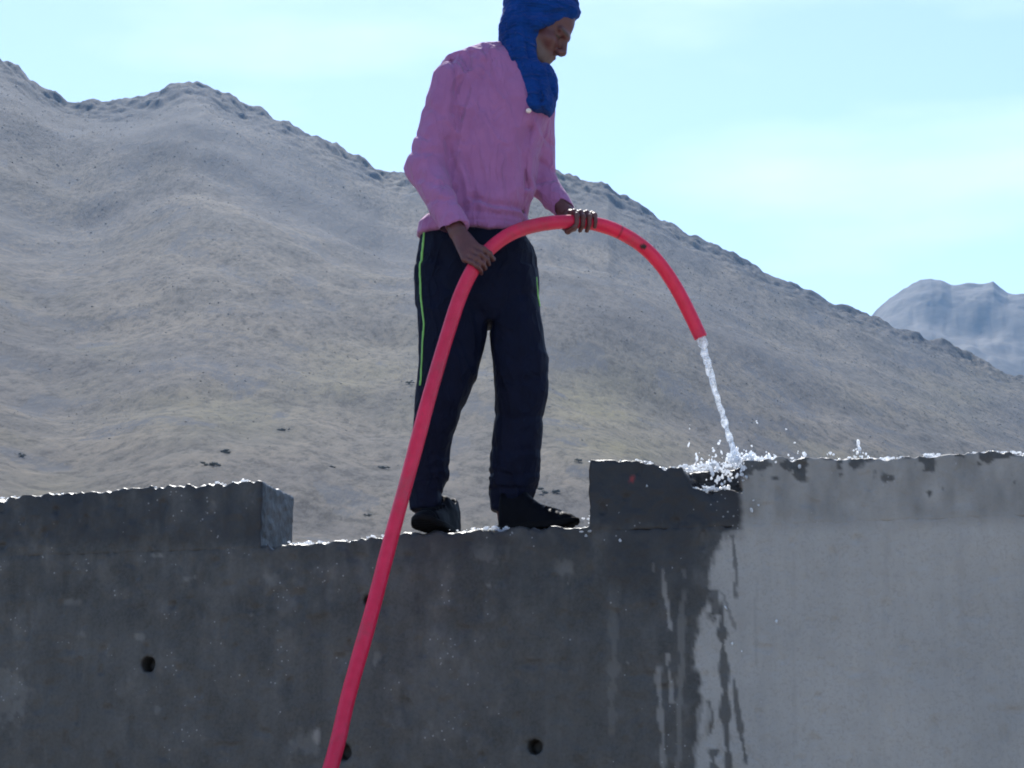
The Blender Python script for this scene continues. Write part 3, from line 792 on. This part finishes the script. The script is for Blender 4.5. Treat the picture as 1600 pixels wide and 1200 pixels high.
def boxed(fn, lo, hi):
    lo = np.asarray(lo, np.float32); hi = np.asarray(hi, np.float32)
    def f(p):
        out = np.full(len(p), 1.0, np.float32); c = (lo + hi) / 2
        q = np.abs(p - c) - (hi - lo) / 2
        far = np.maximum(q, 0).max(1); m = far <= 0
        out = np.maximum(np.linalg.norm(np.maximum(q, 0), axis=1), 0.02).astype(np.float32)
        if m.any(): out[m] = fn(p[m])
        return out
    return f
gripRb = boxed(gripR, cR - 0.12, cR + 0.12); gripLb = boxed(gripL, cL - 0.13, cL + 0.13)
headb = boxed(head_sdf, HEAD - 0.19, HEAD + 0.17)
SHr, ELr = A(708, 128, -.05), A(664, 262, -.085)
SHl, ELl = A(839, 140, .05), A(846, 284, .07)
NB = A(800, 92, .02)
ANr, ANl = A(664, 785, 0.06), A(792, 785, 0.03)
def body_sdf(p):
    d = loft(p, rowsA([(90, 720, 835, 0, .07), (130, 700, 850, 0, .085), (220, 703, 838, 0, .095), (300, 702, 818, 0, .095), (400, 668, 822, 0, .085), (440, 680, 815, 0, .075)]))
    d = smin(d, cone(p, NB, HEAD - up * 0.05 - fw * 0.03, 0.052, 0.05), 0.04)
    for s_, e_, w_ in ((SHr, ELr, RW), (SHl, ELl, LW)):
        d = smin(d, cone(p, s_, e_, 0.050, 0.040), 0.03)
        d = smin(d, cone(p, e_, w_, 0.038, 0.0265), 0.012)
    for hip, knee, ank in ((A(705, 425, -.01), A(700, 610, -.02), ANr), (A(795, 425, .0), A(814, 610, -.02), ANl)):
        d = smin(d, cone(p, hip, knee, 0.058, 0.042), 0.01); d = smin(d, cone(p, knee, ank, 0.048, 0.034), 0.02)
        d = smin(d, cone(p, ank, ank - np.array([0, 0, 0.05]), 0.034, 0.03), 0.02)
    d = smin(d, gripRb(p), 0.010); d = smin(d, gripLb(p), 0.010)
    return smin(d, headb(p), 0.012).astype(np.float32)
lo_all = A(620, 835) - np.array([0.03, 0.42, 0.02])
hi_all = A(960, -60) + np.array([0.03, 0.30, 0.02])
V, Q = surface_nets(body_sdf, lo_all, hi_all, 0.0036)
V = relax(V, Q, 1, 0.35)
body = mesh_np('body', V, Q, M_skin); adopt(body, person)
hl = (V - HEAD) @ HM.T
near_head = (np.linalg.norm(hl, axis=1) < 0.17)
beard = sstep(-0.052, -0.075, hl[:, 2] - 0.2 * (0.09 - hl[:, 0])) * sstep(0.0, 0.03, hl[:, 0]) * near_head * 0.55
attr(body, 'beard', beard)
eye = np.zeros(len(V))
for s_ in (-1, 1):
    e_ = hl - np.array([0.088, s_ * 0.034, -0.006]); eye = np.maximum(eye, sstep(1.2, .8, np.sqrt((e_[:, 1] / .015) ** 2 + (e_[:, 2] / .0042) ** 2)) * (np.abs(e_[:, 0]) < .02))
    b_ = hl - np.array([0.090, s_ * 0.032, 0.020]); eye = np.maximum(eye, 0.75 * sstep(1.2, .7, np.sqrt((b_[:, 1] / .024) ** 2 + (b_[:, 2] / .006) ** 2)) * (np.abs(b_[:, 0]) < .03))
attr(body, 'dark', eye * near_head)

# --- shirt
shirt_rows = rowsA([(71, 748, 800, .01, .058), (80, 722, 808, .01, .072), (92, 698, 826, 0, .086), (110, 690, 848, 0, .098), (135, 688, 864, 0, .108), (170, 689, 862, -.005, .116), (210, 688, 850, -.008, .118),
                    (255, 684, 842, -.01, .117), (300, 680, 833, -.008, .117), (335, 672, 824, -.005, .122), (352, 656, 824, -.003, .126), (370, 652, 820, 0, .128)])
creases = [([(722, 250), (735, 290), (742, 330)], 5, .010), ([(700, 240), (722, 300), (728, 345)], 6, .012), ([(745, 195), (730, 240), (705, 232)], 5, .006), ([(828, 215), (815, 245), (822, 300)], 6, .012),
           ([(770, 110), (752, 140), (748, 190)], 6, .007), ([(735, 95), (728, 130), (712, 160)], 5, .008), ([(838, 195), (818, 225), (790, 250)], 6, .005), ([(800, 180), (790, 240), (795, 320)], 8, .004),
           ([(660, 300), (690, 318), (712, 312)], 5, .006), ([(642, 250), (660, 262), (690, 258)], 5, .007), ([(650, 225), (670, 240)], 4, .006), ([(655, 170), (690, 200)], 6, .005),
           ([(735, 325), (770, 338), (815, 335)], 5, .009), ([(728, 345), (770, 352), (818, 350)], 4, .005), ([(675, 340), (710, 345), (735, 335)], 4, .007),
           ([(845, 250), (865, 262)], 4, .007), ([(838, 285), (862, 280)], 4, .008), ([(848, 215), (862, 222)], 4, .005), ([(706, 105), (716, 150), (708, 195)], 3.5, .008), ([(760, 140), (775, 200), (770, 270)], 9, .003)]
ridges = [([(712, 262), (728, 305), (734, 345)], 6, .006), ([(752, 128), (740, 180), (722, 225)], 6, .005), ([(735, 84), (748, 92), (758, 108)], 4, .006), ([(668, 322), (700, 332)], 6, .004), ([(735, 331), (775, 345), (815, 342)], 4, .006)]
def shirt_core(p):
    d = loft(p, shirt_rows)
    # the back is rounded by the stoop
    d = smin(d, ell(p, A(745, 128, .055), (.105, .085, .085)), 0.05)
    for sh_, el_, w_, r1, r2, r3, r4, back in ((SHr, ELr, RW, .070, .061, .060, .042, .008), (SHl, ELl, LW, .060, .049, .048, .034, .004)):
        ax_ = (el_ - w_) / np.linalg.norm(el_ - w_)
        t_ = (p - w_.astype(np.float32)) @ ax_.astype(np.float32)
        fore = smax(cone(p, el_, w_, r3, r4), back - t_, 0.005)
        fore = smax(fore, -np.maximum(cone(p, w_ - ax_ * .02, w_ + ax_ * .04, r4 - .007, r4 - .009), t_ - .03), .003)      # open cuff
        d = smin(d, smin(cone(p, sh_, el_, r1, r2), fore, 0.02), 0.02)
    return d
def shirt_sdf(p):
    d = shirt_core(p)
    u, v = uv_of(p)
    near = np.abs(d) < 0.05
    if near.any():
        un, vn, pn = u[near], v[near], p[near]; dn = d[near]
        for pts, w, a in creases: dn = dn + 0.88 * a * np.exp(-(segd(un, vn, pts) / (w * 1.1)) ** 2)
        for pts, w, a in ridges: dn = dn - a * np.exp(-(segd(un, vn, pts) / w) ** 2)
        x, y, z = pn[:, 0], pn[:, 1], pn[:, 2]
        dn = dn + 0.0035 * fbm(x * 16 + z * 5, y * 14, z * 7 - x * 6, 2, 401)
        wx = 0.6 * vnoise(x * 7, y * 7, z * 7, 405)
        rg = (1 - np.abs(vnoise(x * 13 + z * 7 + wx, y * 9, z * 6 - x * 5 + wx, 406))) ** 5
        rg2 = (1 - np.abs(vnoise(x * 22 - z * 13 + wx, y * 16, z * 13 + x * 9, 407))) ** 5
        dn = dn - 0.0050 * rg - 0.0010 * rg2 + 0.001
        for pts in ([(722, 98), (713, 128), (711, 165), (722, 205)], [(836, 178), (822, 260), (816, 362)], [(684, 352), (718, 336)], [(872, 312), (886, 322)]): dn = dn + 0.0028 * np.exp(-(segd(un, vn, pts) / 1.7) ** 2)
        dn = dn + 0.0025 * np.exp(-((vn - 362 + 0.03 * (un - 700)) / 1.6) ** 2) * (un > 725)
        d = d.copy(); d[near] = dn
    return d.astype(np.float32)
lo = A(615, 385) - np.array([0, .33, 0]); hi = A(915, 55) + np.array([0, .28, 0])
V, Q = surface_nets(shirt_sdf, lo, hi, 0.0034); V = relax(V, Q, 1, 0.4)
shirt = mesh_np('shirt', V, Q, M_shirt); adopt(shirt, person)
# button at the neck opening
V, Q = surface_nets(lambda p: ell(p, A(826, 173, -.122), (.0095, .007, .0085)), A(826, 173, -.122) - .014, A(826, 173, -.122) + .014, 0.0022)
btn = mesh_np('button', V, Q, M_button); adopt(btn, shirt)

# --- trousers
pel = rowsA([(345, 664, 812, 0, .095), (368, 655, 818, 0, .108), (384, 652, 832, 0, .112), (400, 651, 838, 0, .113), (440, 652, 839, 0, .110), (478, 654, 842, 0, .105), (512, 690, 838, 0, .085)])
legR = rowsA([(420, 652, 750, -.005, .095), (470, 653, 757, -.01, .098), (515, 654, 762, -.015, .095), (560, 654, 753, -.02, .09), (600, 653, 743, -.02, .086), (640, 650, 725, -.015, .080), (680, 646, 708, 0, .074),
              (715, 642, 702, .02, .070), (742, 638, 702, .03, .068), (757, 639, 694, .04, .064), (768, 640, 687, .045, .060), (795, 639, 689, .045, .060)])
legL = rowsA([(420, 752, 838, .0, .095), (470, 759, 842, -.005, .098), (515, 765, 850, -.01, .096), (560, 769, 857, -.018, .09), (590, 771, 859, -.02, .086), (620, 773, 857, -.018, .082), (650, 774, 850, -.01, .078), (690, 769, 845, .005, .074),
              (730, 766, 842, .015, .070), (758, 765, 838, .02, .068), (772, 765, 832, .025, .064), (798, 766, 824, .03, .060)])
tcre = [([(690, 745), (665, 752), (645, 748)], 4, .009), ([(702, 728), (675, 735)], 4, .006), ([(840, 738), (805, 748), (770, 742)], 4, .008), ([(835, 762), (800, 766), (768, 764)], 4, .009), ([(775, 650), (800, 662), (845, 655)], 5, .008),
        ([(855, 590), (825, 605), (790, 602)], 6, .006), ([(740, 600), (705, 615), (668, 608)], 6, .007), ([(765, 510), (735, 480), (700, 462)], 6, .009), ([(768, 512), (800, 480), (832, 465)], 6, .009), ([(760, 470), (748, 430), (752, 385)], 5, .006),
        ([(725, 640), (690, 655), (655, 650)], 5, .006), ([(770, 700), (800, 712), (840, 704)], 5, .006), ([(680, 380), (695, 430), (690, 480)], 8, .006), ([(820, 390), (812, 440), (818, 500)], 7, .006), ([(700, 520), (690, 580), (672, 680)], 5, -.006), ([(812, 520), (818, 600), (808, 720)], 5, -.006)]
def trouser_sdf(p):
    d = smin(loft(p, pel), np.minimum(loft(p, legR), loft(p, legL)), 0.014)
    u, v = uv_of(p); near = np.abs(d) < 0.05
    if near.any():
        dn = d[near]; un, vn = u[near], v[near]; x, y, z = p[near, 0], p[near, 1], p[near, 2]
        for pts, w, a in tcre: dn = dn + 0.55 * a * np.exp(-(segd(un, vn, pts) / (w * 1.2)) ** 2)
        rg = (1 - np.abs(vnoise(x * 11 + z * 3, y * 9, z * 5 - x * 4, 415))) ** 4
        dn = dn + 0.0035 * fbm(x * 12, y * 12, z * 7, 3, 411) - 0.005 * rg + .002
        dn = dn - 0.006 * (1 - np.abs(vnoise(x * 14, y * 10, z * 34, 416))) ** 4 * sstep(690, 760, vn)       # bunching at the ankles
        d = d.copy(); d[near] = dn
    return d.astype(np.float32)
lo = A(620, 812) - np.array([0, .2, 0]); hi = A(880, 335) + np.array([0, .2, 0])
V, Q = surface_nets(trouser_sdf, lo, hi, 0.0036); V = relax(V, Q, 1, 0.4)
trousers = mesh_np('trousers', V, Q, M_trouser); adopt(trousers, person)
def stripe_sdf(rows_, ang, w0, off):
    rows_s = np.array(sorted(rows_), np.float32)
    nx, ny = math.cos(ang), math.sin(ang)
    def f(p):
        cx = np.interp(p[:, 2], rows_s[:, 0], (rows_s[:, 1] + rows_s[:, 2]) / 2); cy = np.interp(p[:, 2], rows_s[:, 0], rows_s[:, 3])
        ax, ay = p[:, 0] - cx, p[:, 1] - cy
        along = ax * nx + ay * ny; across = -ax * ny + ay * nx - off
        d = np.maximum(np.abs(across) - w0, 0.02 - along)
        return np.maximum(d, np.abs(trouser_sdf(p) - 0.0005) - 0.0022)
    return f
for rows_, ang, off, uu in ((legR, math.pi + 0.62, -0.004, (615, 720)), (legL, 0.15, -0.03, (800, 880))):
    va, vb = (610, 372) if uu[0] == 615 else (482, 448)
    V, Q = surface_nets(stripe_sdf(rows_, ang, 0.0036, off), A(uu[0], va) - np.array([0, .2, 0]), A(uu[1], vb) + np.array([0, .2, 0]), 0.0026)
    if len(Q):
        st = mesh_np('stripe', V, Q, M_stripe); adopt(st, trousers)

# --- shoes
def shoe(heel, toe, zf, lift, width):
    """heel, toe: ground points; returns upper and sole sdf in world space"""
    ax = toe - heel; L = np.linalg.norm(ax); ax = ax / L
    side = np.cross([0, 0, 1.0], ax); side /= np.linalg.norm(side); upv = np.cross(ax, side)
    M = np.stack([ax, side, upv]).astype(np.float32)
    o = heel.astype(np.float32)
    def loc(p): return (p - o) @ M.T
    def upper(p):
        q = loc(p)
        f_ = np.clip(q[:, 0] / L, 0, 1)
        top = np.interp(f_, [0, .04, .15, .36, .44, .55, .68, .80, .92, 1.0], [.095, .128, .130, .122, .100, .080, .064, .056, .046, .030])
        wq = np.interp(f_, [0, .06, .25, .45, .68, .85, .95, 1.0], [.16, .33, .40, .41, .50, .47, .34, .14]) * width
        k = (np.abs(q[:, 1] / wq) ** 2.6 + np.abs(np.maximum(q[:, 2], 0) / top) ** 2.6) ** (1 / 2.6)
        d = (k - 1) * np.minimum(wq, top)
        d = smax(d, np.maximum(-q[:, 0], q[:, 0] - L), 0.012); d = smax(d, 0.016 - q[:, 2], 0.004)
        d = d + 0.004 * np.exp(-((q[:, 0] - L * .78 - .25 * np.abs(q[:, 1])) / .004) ** 2)      # toe cap seam
        d = smax(d, -cone(q, (.055, 0, .12), (.05, 0, .16), .028, .034), .006)
        for i in range(4):       # laces
            cx = L * 0.46 + i * 0.022
            d = smin(d, cone(q, (cx, -0.024, 0.084 - i * .0075), (cx + .008, 0.024, 0.084 - i * .0075), .005, .005), .003)
        return (d + 0.001 * vnoise(q[:, 0] * 60, q[:, 1] * 60, q[:, 2] * 60, 431)).astype(np.float32)
    def sole(p):
        q = loc(p)
        wq = width * (0.40 + 0.13 * sstep(0.05, L * .7, q[:, 0]))
        d = np.maximum(np.abs(q[:, 1]) - wq, np.maximum(-q[:, 0] - .006, q[:, 0] - L - .004))
        e1 = np.hypot(np.maximum(0.05 - q[:, 0], 0) / .055, q[:, 1] / wq) - 1; e2 = np.hypot(np.maximum(q[:, 0] - (L - .085), 0) / .089, q[:, 1] / wq) - 1
        d = np.maximum(np.maximum(e1, e2) * .045, d)
        zt = 0.024 + 0.010 * sstep(L * .75, L, q[:, 0]); zb = 0.012 * sstep(L * .78, L, q[:, 0])
        tread = 0.003 * (np.sin(q[:, 0] * 420) > 0.3)
        return smax(d, np.maximum(q[:, 2] - zt, zb + tread - q[:, 2]), 0.006).astype(np.float32)
    return upper, sole
def put_shoe(heel, toe, zf, width, lift=0):
    s_ = empty('shoe', heel)
    up_, so_ = shoe(heel, toe, zf, lift, width)
    c = (heel + toe) / 2; lo = np.minimum(heel, toe) - np.array([.08, .08, .03]); hi = np.maximum(heel, toe) + np.array([.08, .08, .15])
    V, Q = surface_nets(up_, lo, hi, 0.0033); a = mesh_np('upper', V, relaxQ(V, Q), M_shoe); adopt(a, s_)
    V, Q = surface_nets(so_, lo, hi, 0.0033); b = mesh_np('sole', V, Q, M_sole); adopt(b, s_)
    adopt(s_, person)
def relaxQ(V, Q): return Q
sh1 = Wsz(762, 824)[0]
zf1 = float(floor_z(sh1 + .1)) + 0.004
heel = wall_world(sh1 + 0.005, 0.115, zf1); toe = wall_world(sh1 + 0.265, 0.10, zf1 + 0.004)
put_shoe(heel, toe, zf1, 0.096)
sh2 = Wsz(668, 824)[0]; zf2 = float(floor_z(sh2)) + 0.006
heel = wall_world(sh2 + 0.018, 0.225, zf2 + 0.0); toe = wall_world(sh2 - 0.02, -0.030, zf2 + 0.012)
put_shoe(heel, toe, zf2, 0.100)
# --- blue headscarf
sc_rows = rowsA([(-25, 805, 860, .0, .07), (10, 788, 860, .0, .098), (45, 780, 848, .0, .104), (70, 781, 843, .0, .100), (95, 785, 843, -.005, .096), (108, 787, 847, -.01, .094), (118, 790, 864, -.015, .094), (138, 797, 871, -.025, .095),
                 (160, 806, 870, -.04, .088), (177, 814, 867, -.05, .080), (190, 824, 861, -.06, .066)])
tm = np.array([[math.cos(R(4)), 0, math.sin(R(4))], [0, 1, 0], [-math.sin(R(4)), 0, math.cos(R(4))]])
TC = A(845, 6, 0.0)
def scarf_sdf(p):
    u, v = uv_of(p)
    q = p - TC.astype(np.float32)
    # wound cap
    d1 = ell(p, TC, (.124, .112, .092))
    x, y, z = q[:, 0], q[:, 1], q[:, 2]
    wv = z * 150 + 26 * x + 14 * y + 2.8 * vnoise(x * 9, y * 9, z * 9, 441)
    wind = -0.0085 * (np.abs(np.sin(wv * .5)) ** .6 - .6) + 0.0035 * fbm(x * 30, y * 30, z * 75, 3, 443)
    d1 = d1 + wind
    hq_ = (p - HEAD.astype(np.float32)) @ HM.T.astype(np.float32)
    d1 = smin(d1, ell(hq_, (-0.002, 0, 0.022), (0.110, 0.092, 0.116)) + wind, .02)
    rim = np.interp(u, [780, 836, 842, 850, 905, 930], [140, 120, 56, 38, 29, 29])
    d1 = smax(d1, (v - rim) / 505.0, 0.012)
    # roll of cloth round the brow
    d1 = smin(d1, cone(p, A(838, 38, -.095), A(892, 20, -.055), .020, .019), .014)
    d1 = smin(d1, cone(p, A(892, 20, -.055), A(897, 19, .03), .019, .019), .014)
    # hanging part
    d2 = loft(p, sc_rows)
    fold = -0.0075 * (np.abs(np.sin(u * 0.13 - v * 0.035 + 1.8 * vnoise(u / 30, v / 60, y * 6, 445))) ** .6 - .6) * sstep(20, 70, v) + 0.0035 * fbm(u / 12, v / 26, y * 20, 3, 447)
    d2 = d2 + fold
    for pts, w, a in [([(844, 70), (846, 110), (840, 140), (846, 178)], 3.5, .008), ([(800, 60), (812, 110), (826, 160)], 5, .006), ([(786, 90), (802, 130), (822, 168)], 4, .006), ([(852, 118), (862, 140), (858, 165)], 4, .005)]:
        d2 = d2 + a * np.exp(-(segd(u, v, pts) / w) ** 2)
    d2 = smin(d2, ell(p, A(848, 126, -.02), (.046, .094, .050)) + .6 * fold, .02)
    d = smin(d1, d2, .015)
    d = d + 0.0016 * vnoise(x * 120, y * 120, z * 120, 449)
    return d.astype(np.float32)
lo = A(765, 195) - np.array([0, .2, 0]); hi = A(925, -60) + np.array([0, .2, 0])
V, Q = surface_nets(scarf_sdf, lo, hi, 0.0030); V = relax(V, Q, 1, 0.3)
scarf = mesh_np('headscarf', V, Q, M_turban); adopt(scarf, person)

# ------------------------------------------------------------------ hose
def tube(path, radius, nseg=28, wall_t=0.004):
    path = np.asarray(path); n = len(path)
    T = np.gradient(path, axis=0); T /= np.linalg.norm(T, axis=1)[:, None]
    Nn = np.zeros_like(T); ref = np.array([0, 1.0, 0.2])
    for i in range(n):
        v_ = ref - (ref @ T[i]) * T[i]; v_ /= np.linalg.norm(v_); Nn[i] = v_; ref = v_
    B = np.cross(T, Nn); a = np.linspace(0, 2 * math.pi, nseg, endpoint=False)
    rad = np.broadcast_to(radius, (n,))
    V = path[:, None] + rad[:, None, None] * (Nn[:, None] * np.cos(a)[None, :, None] + B[:, None] * np.sin(a)[None, :, None])
    V = V.reshape(-1, 3)
    i, j = np.meshgrid(np.arange(n - 1), np.arange(nseg), indexing='ij'); j2 = (j + 1) % nseg
    Q = np.stack([i * nseg + j, i * nseg + j2, (i + 1) * nseg + j2, (i + 1) * nseg + j], -1).reshape(-1, 4)
    return V, Q, T, Nn, B
seg = np.linalg.norm(np.diff(HC, axis=0), axis=1); arc = np.concatenate([[0], np.cumsum(seg)])
rr = HR * (1 + 0.025 * vnoise(arc * 9, 0, 0, 501) + 0.012 * vnoise(arc * 40, 0, 0, 502))
V1, Q1, T, Nn, B = tube(HC, rr)
# open end: the wall turns inwards
inn = HC[-6:][::-1]; V2, Q2, *_ = tube(np.concatenate([[HC[-1] + T[-1] * .0015], inn]), HR * 0.84)
ns = 28; Vh_ = np.concatenate([V1, V2]); o1 = len(V1) - ns; o2 = len(V1)
j = np.arange(ns); bridge = []
i_in = [o2 + int(np.argmin(np.linalg.norm(V2[:ns] - V1[o1 + k], axis=1))) for k in range(ns)]
bridge = np.array([[o1 + k, o1 + (k + 1) % ns, i_in[(k + 1) % ns], i_in[k]] for k in range(ns)])
Qh_ = np.concatenate([Q1, Q2 + o2, bridge])
hose = mesh_np('hose', Vh_, Qh_, M_hose)
uh, vh = project(Vh_)
cu, cv = project(HC); k1 = int(np.argmin((cu - 1006) ** 2 + (cv - 386) ** 2)); k2 = int(np.argmin((cu - 967) ** 2 + (cv - 362) ** 2))
mark = sstep(.011, .007, np.linalg.norm(Vh_ - (HC[k1] + np.array([-.004, -HR, -.004])), axis=1) * (1 + .4 * vnoise(Vh_[:, 0] * 90, Vh_[:, 1] * 90, Vh_[:, 2] * 90, 503)))
mark = np.maximum(mark, 0.55 * sstep(.0035, .0015, np.abs((Vh_ - HC[k2]) @ T[k2])) * (np.linalg.norm(Vh_ - HC[k2], axis=1) < .05))
attr(hose, 'mark', mark)
tag(hose, 'long pink rubber hose held in both hands, arching over the wall', 'hose')

# ------------------------------------------------------------------ water
end = HC[-1]; tdir = T[-1]
land = P(1149, 712, float(wall_world(Wsz(1149, 715)[0], 0.10, 0)[1]))
tt = np.linspace(0, 1, 90)
v0 = end - land; c1 = end + tdir * 0.16
path = ((1 - tt) ** 2)[:, None] * end + (2 * tt * (1 - tt))[:, None] * (end * .5 + land * .5 + np.array([-.012, 0, .02])) + (tt ** 2)[:, None] * land
rad = np.interp(tt, [0, .1, .5, .85, 1], [.0160, .0110, .0078, .0078, .011]) * (1 + .22 * vnoise(tt * 16, 0, 0, 511) + .16 * vnoise(tt * 38, 0, 0, 512))
Vs, Qs, Ts, Ns, Bs = tube(path, rad, 18)
ph = vnoise(Vs[:, 0] * 75, Vs[:, 1] * 75, Vs[:, 2] * 40, 513)
ctr = np.repeat(path, 18, axis=0); Vs = ctr + (Vs - ctr) * (1 + 0.45 * ph)[:, None]
stream = mesh_np('water_stream', Vs, Qs, M_water)
tag(stream, 'bright stream of water falling from the hose mouth onto the wall', 'water')

import bmesh
_bm = bmesh.new(); bmesh.ops.create_icosphere(_bm, subdivisions=2, radius=1.0)
ICO2 = (np.array([x.co[:] for x in _bm.verts]), np.array([[x.index for x in q.verts] for q in _bm.faces])); _bm.free()
# splash where the stream lands
C_, R_ = [], []
def add_drops(n, u0, u1, vfun, t0, t1, r0, r1, pw=2.0):
    r0, r1 = r0 * .85, r1 * .85; n = int(n * 1.25)
    for _ in range(n):
        u_ = random.uniform(u0, u1); v_ = vfun(u_); s_, z_ = Wsz(u_, v_)
        C_.append(wall_world(s_, random.uniform(t0, t1), z_)); R_.append(r0 + (r1 - r0) * random.random() ** pw)
gauss = random.gauss
add_drops(250, 1132, 1214, lambda u: 714 - abs(gauss(0, 5.5)) + 3, .02, .2, .0014, .0062)
add_drops(130, 1138, 1174, lambda u: 712 - abs(gauss(0, 8)) + 6, .02, .16, .002, .0065)
add_drops(34, 1075, 1140, lambda u: 722 - abs(gauss(0, 12)), .0, .2, .0018, .006)
add_drops(40, 1090, 1140, lambda u: 745 + gauss(0, 16), .0, .09, .002, .007)
add_drops(34, 1120, 1175, lambda u: 735 + gauss(0, 12), -.03, .05, .002, .007)
add_drops(14, 1215, 1330, lambda u: 712 - abs(gauss(0, 10)), .0, .2, .0018, .006)
add_drops(16, 1328, 1352, lambda u: 700 + gauss(0, 7), .03, .12, .002, .008)
add_drops(7, 1060, 1260, lambda u: random.uniform(640, 710), .0, .2, .0012, .004)
for u_, v_, r_ in [(1077, 696, .006), (1124, 694, .006), (1126, 690, .005), (1090, 718, .008), (1145, 1006, .006), (1214, 971, .0055), (1175, 798, .006), (1186, 790, .005), (1178, 783, .004), (1250, 730, .006), (1213, 723, .005), (970, 845, .007), (1012, 760, .004), (1160, 1018, .003), (1135, 950, .004), (1112, 735, .009), (1115, 742, .007), (1152, 745, .008), (1160, 742, .008), (1142, 752, .006)]:
    s_, z_ = Wsz(u_, v_); C_.append(wall_world(s_, -.012, z_)); R_.append(r_ * .62)
splash = scatter('water_splash', np.array(C_), np.array(R_), 0.9, M_drop, .35, True, ICO2, 1.4)
tag(splash, 'white water splash and flying drops where the stream hits the wall', 'splash', kind='stuff')
# beads and film glinting along the wet top edges
C_, R_ = [], []
def edge_beads(S, Z, u0, u1, n, r0, r1, lift=.002, t0=-.004, t1=.10):
    s0, s1 = Wsz(u0, 780)[0], Wsz(u1, 780)[0]
    for _ in range(n):
        s_ = random.uniform(s0, s1)
        if float(vnoise(s_ * 16, 0.3, 0.7, 521)) < -0.38: continue
        r_ = r0 + (r1 - r0) * random.random() ** 2
        C_.append(wall_world(s_, random.uniform(t0, t1), float(np.interp(s_, S, Z)) + lift + random.uniform(-.3, .7) * r_)); R_.append(r_)
for a in [(0, 40, 26, .0025, .007), (40, 200, 60, .002, .005), (195, 290, 50, .002, .0055), (330, 392, 40, .002, .005), (200, 330, 14, .0015, .003)]: edge_beads(S_L, Z_L, a[0], a[1], a[2], a[3] * 1.25, a[4] * 1.45)
for a in [(436, 490, 60, .0025, .0075), (490, 600, 60, .0025, .006), (600, 640, 12, .002, .005), (700, 740, 8, .0015, .004), (735, 806, 70, .003, .0075)]: edge_beads(S_F, Z_F, a[0], a[1], a[2], a[3] * 1.25, a[4] * 1.45)
for a in [(921, 1010, 40, .0015, .0035), (1010, 1030, 16, .002, .004), (1030, 1120, 120, .0025, .0065), (1215, 1420, 120, .002, .0055), (1440, 1490, 60, .0025, .006), (1515, 1600, 90, .002, .0055), (1600, 1700, 40, .002, .005)]: edge_beads(S_R, Z_R, a[0], a[1], a[2], a[3] * 1.25, a[4] * 1.45)
# water lying in the broken bite
for _ in range(90):
    s_ = random.uniform(chip_s0 + .01, chip_s1 - .03); C_.append(wall_world(s_, random.uniform(.0, .09), chip_z + random.uniform(.0, .012) + .03 * (chip_s1 - s_))); R_.append(random.uniform(.003, .008))
# corner of the gap
for _ in range(20):
    s_, z_ = Wsz(random.uniform(908, 922), random.uniform(805, 838)); C_.append(wall_world(s_, random.uniform(-.004, .05), z_)); R_.append(random.uniform(.002, .006))
beads = scatter('water_beads', np.array(C_), np.array(R_), 0.5, M_drop, .42, True, ICO2)
tag(beads, 'glinting water film and beads along the wet top edges of the wall', 'water', kind='stuff')

# ------------------------------------------------------------------ haze
hv = np.array([[x, y, z] for x in (-7000, 7000) for y in (-7000, 7000) for z in (-4.0, 440.0)], float)
hq = np.array([[0, 1, 3, 2], [4, 6, 7, 5], [0, 4, 5, 1], [2, 3, 7, 6], [0, 2, 6, 4], [1, 5, 7, 3]])
M_haze = bpy.data.materials.new('haze_air'); M_haze.use_nodes = True
hn = M_haze.node_tree; hn.nodes.clear()
ho = hn.nodes.new('ShaderNodeOutputMaterial'); hvn = hn.nodes.new('ShaderNodeVolumePrincipled')
hvn.inputs['Color'].default_value = (0.36, 0.62, 1.0, 1); hvn.inputs['Density'].default_value = 0.00015; hvn.inputs['Anisotropy'].default_value = 0.25
hn.links.new(hvn.outputs[0], ho.inputs['Volume'])
haze = mesh_np('haze', hv, hq, M_haze, smooth=False)
tag(haze, 'pale blue summer haze filling the air', 'haze', kind='stuff')
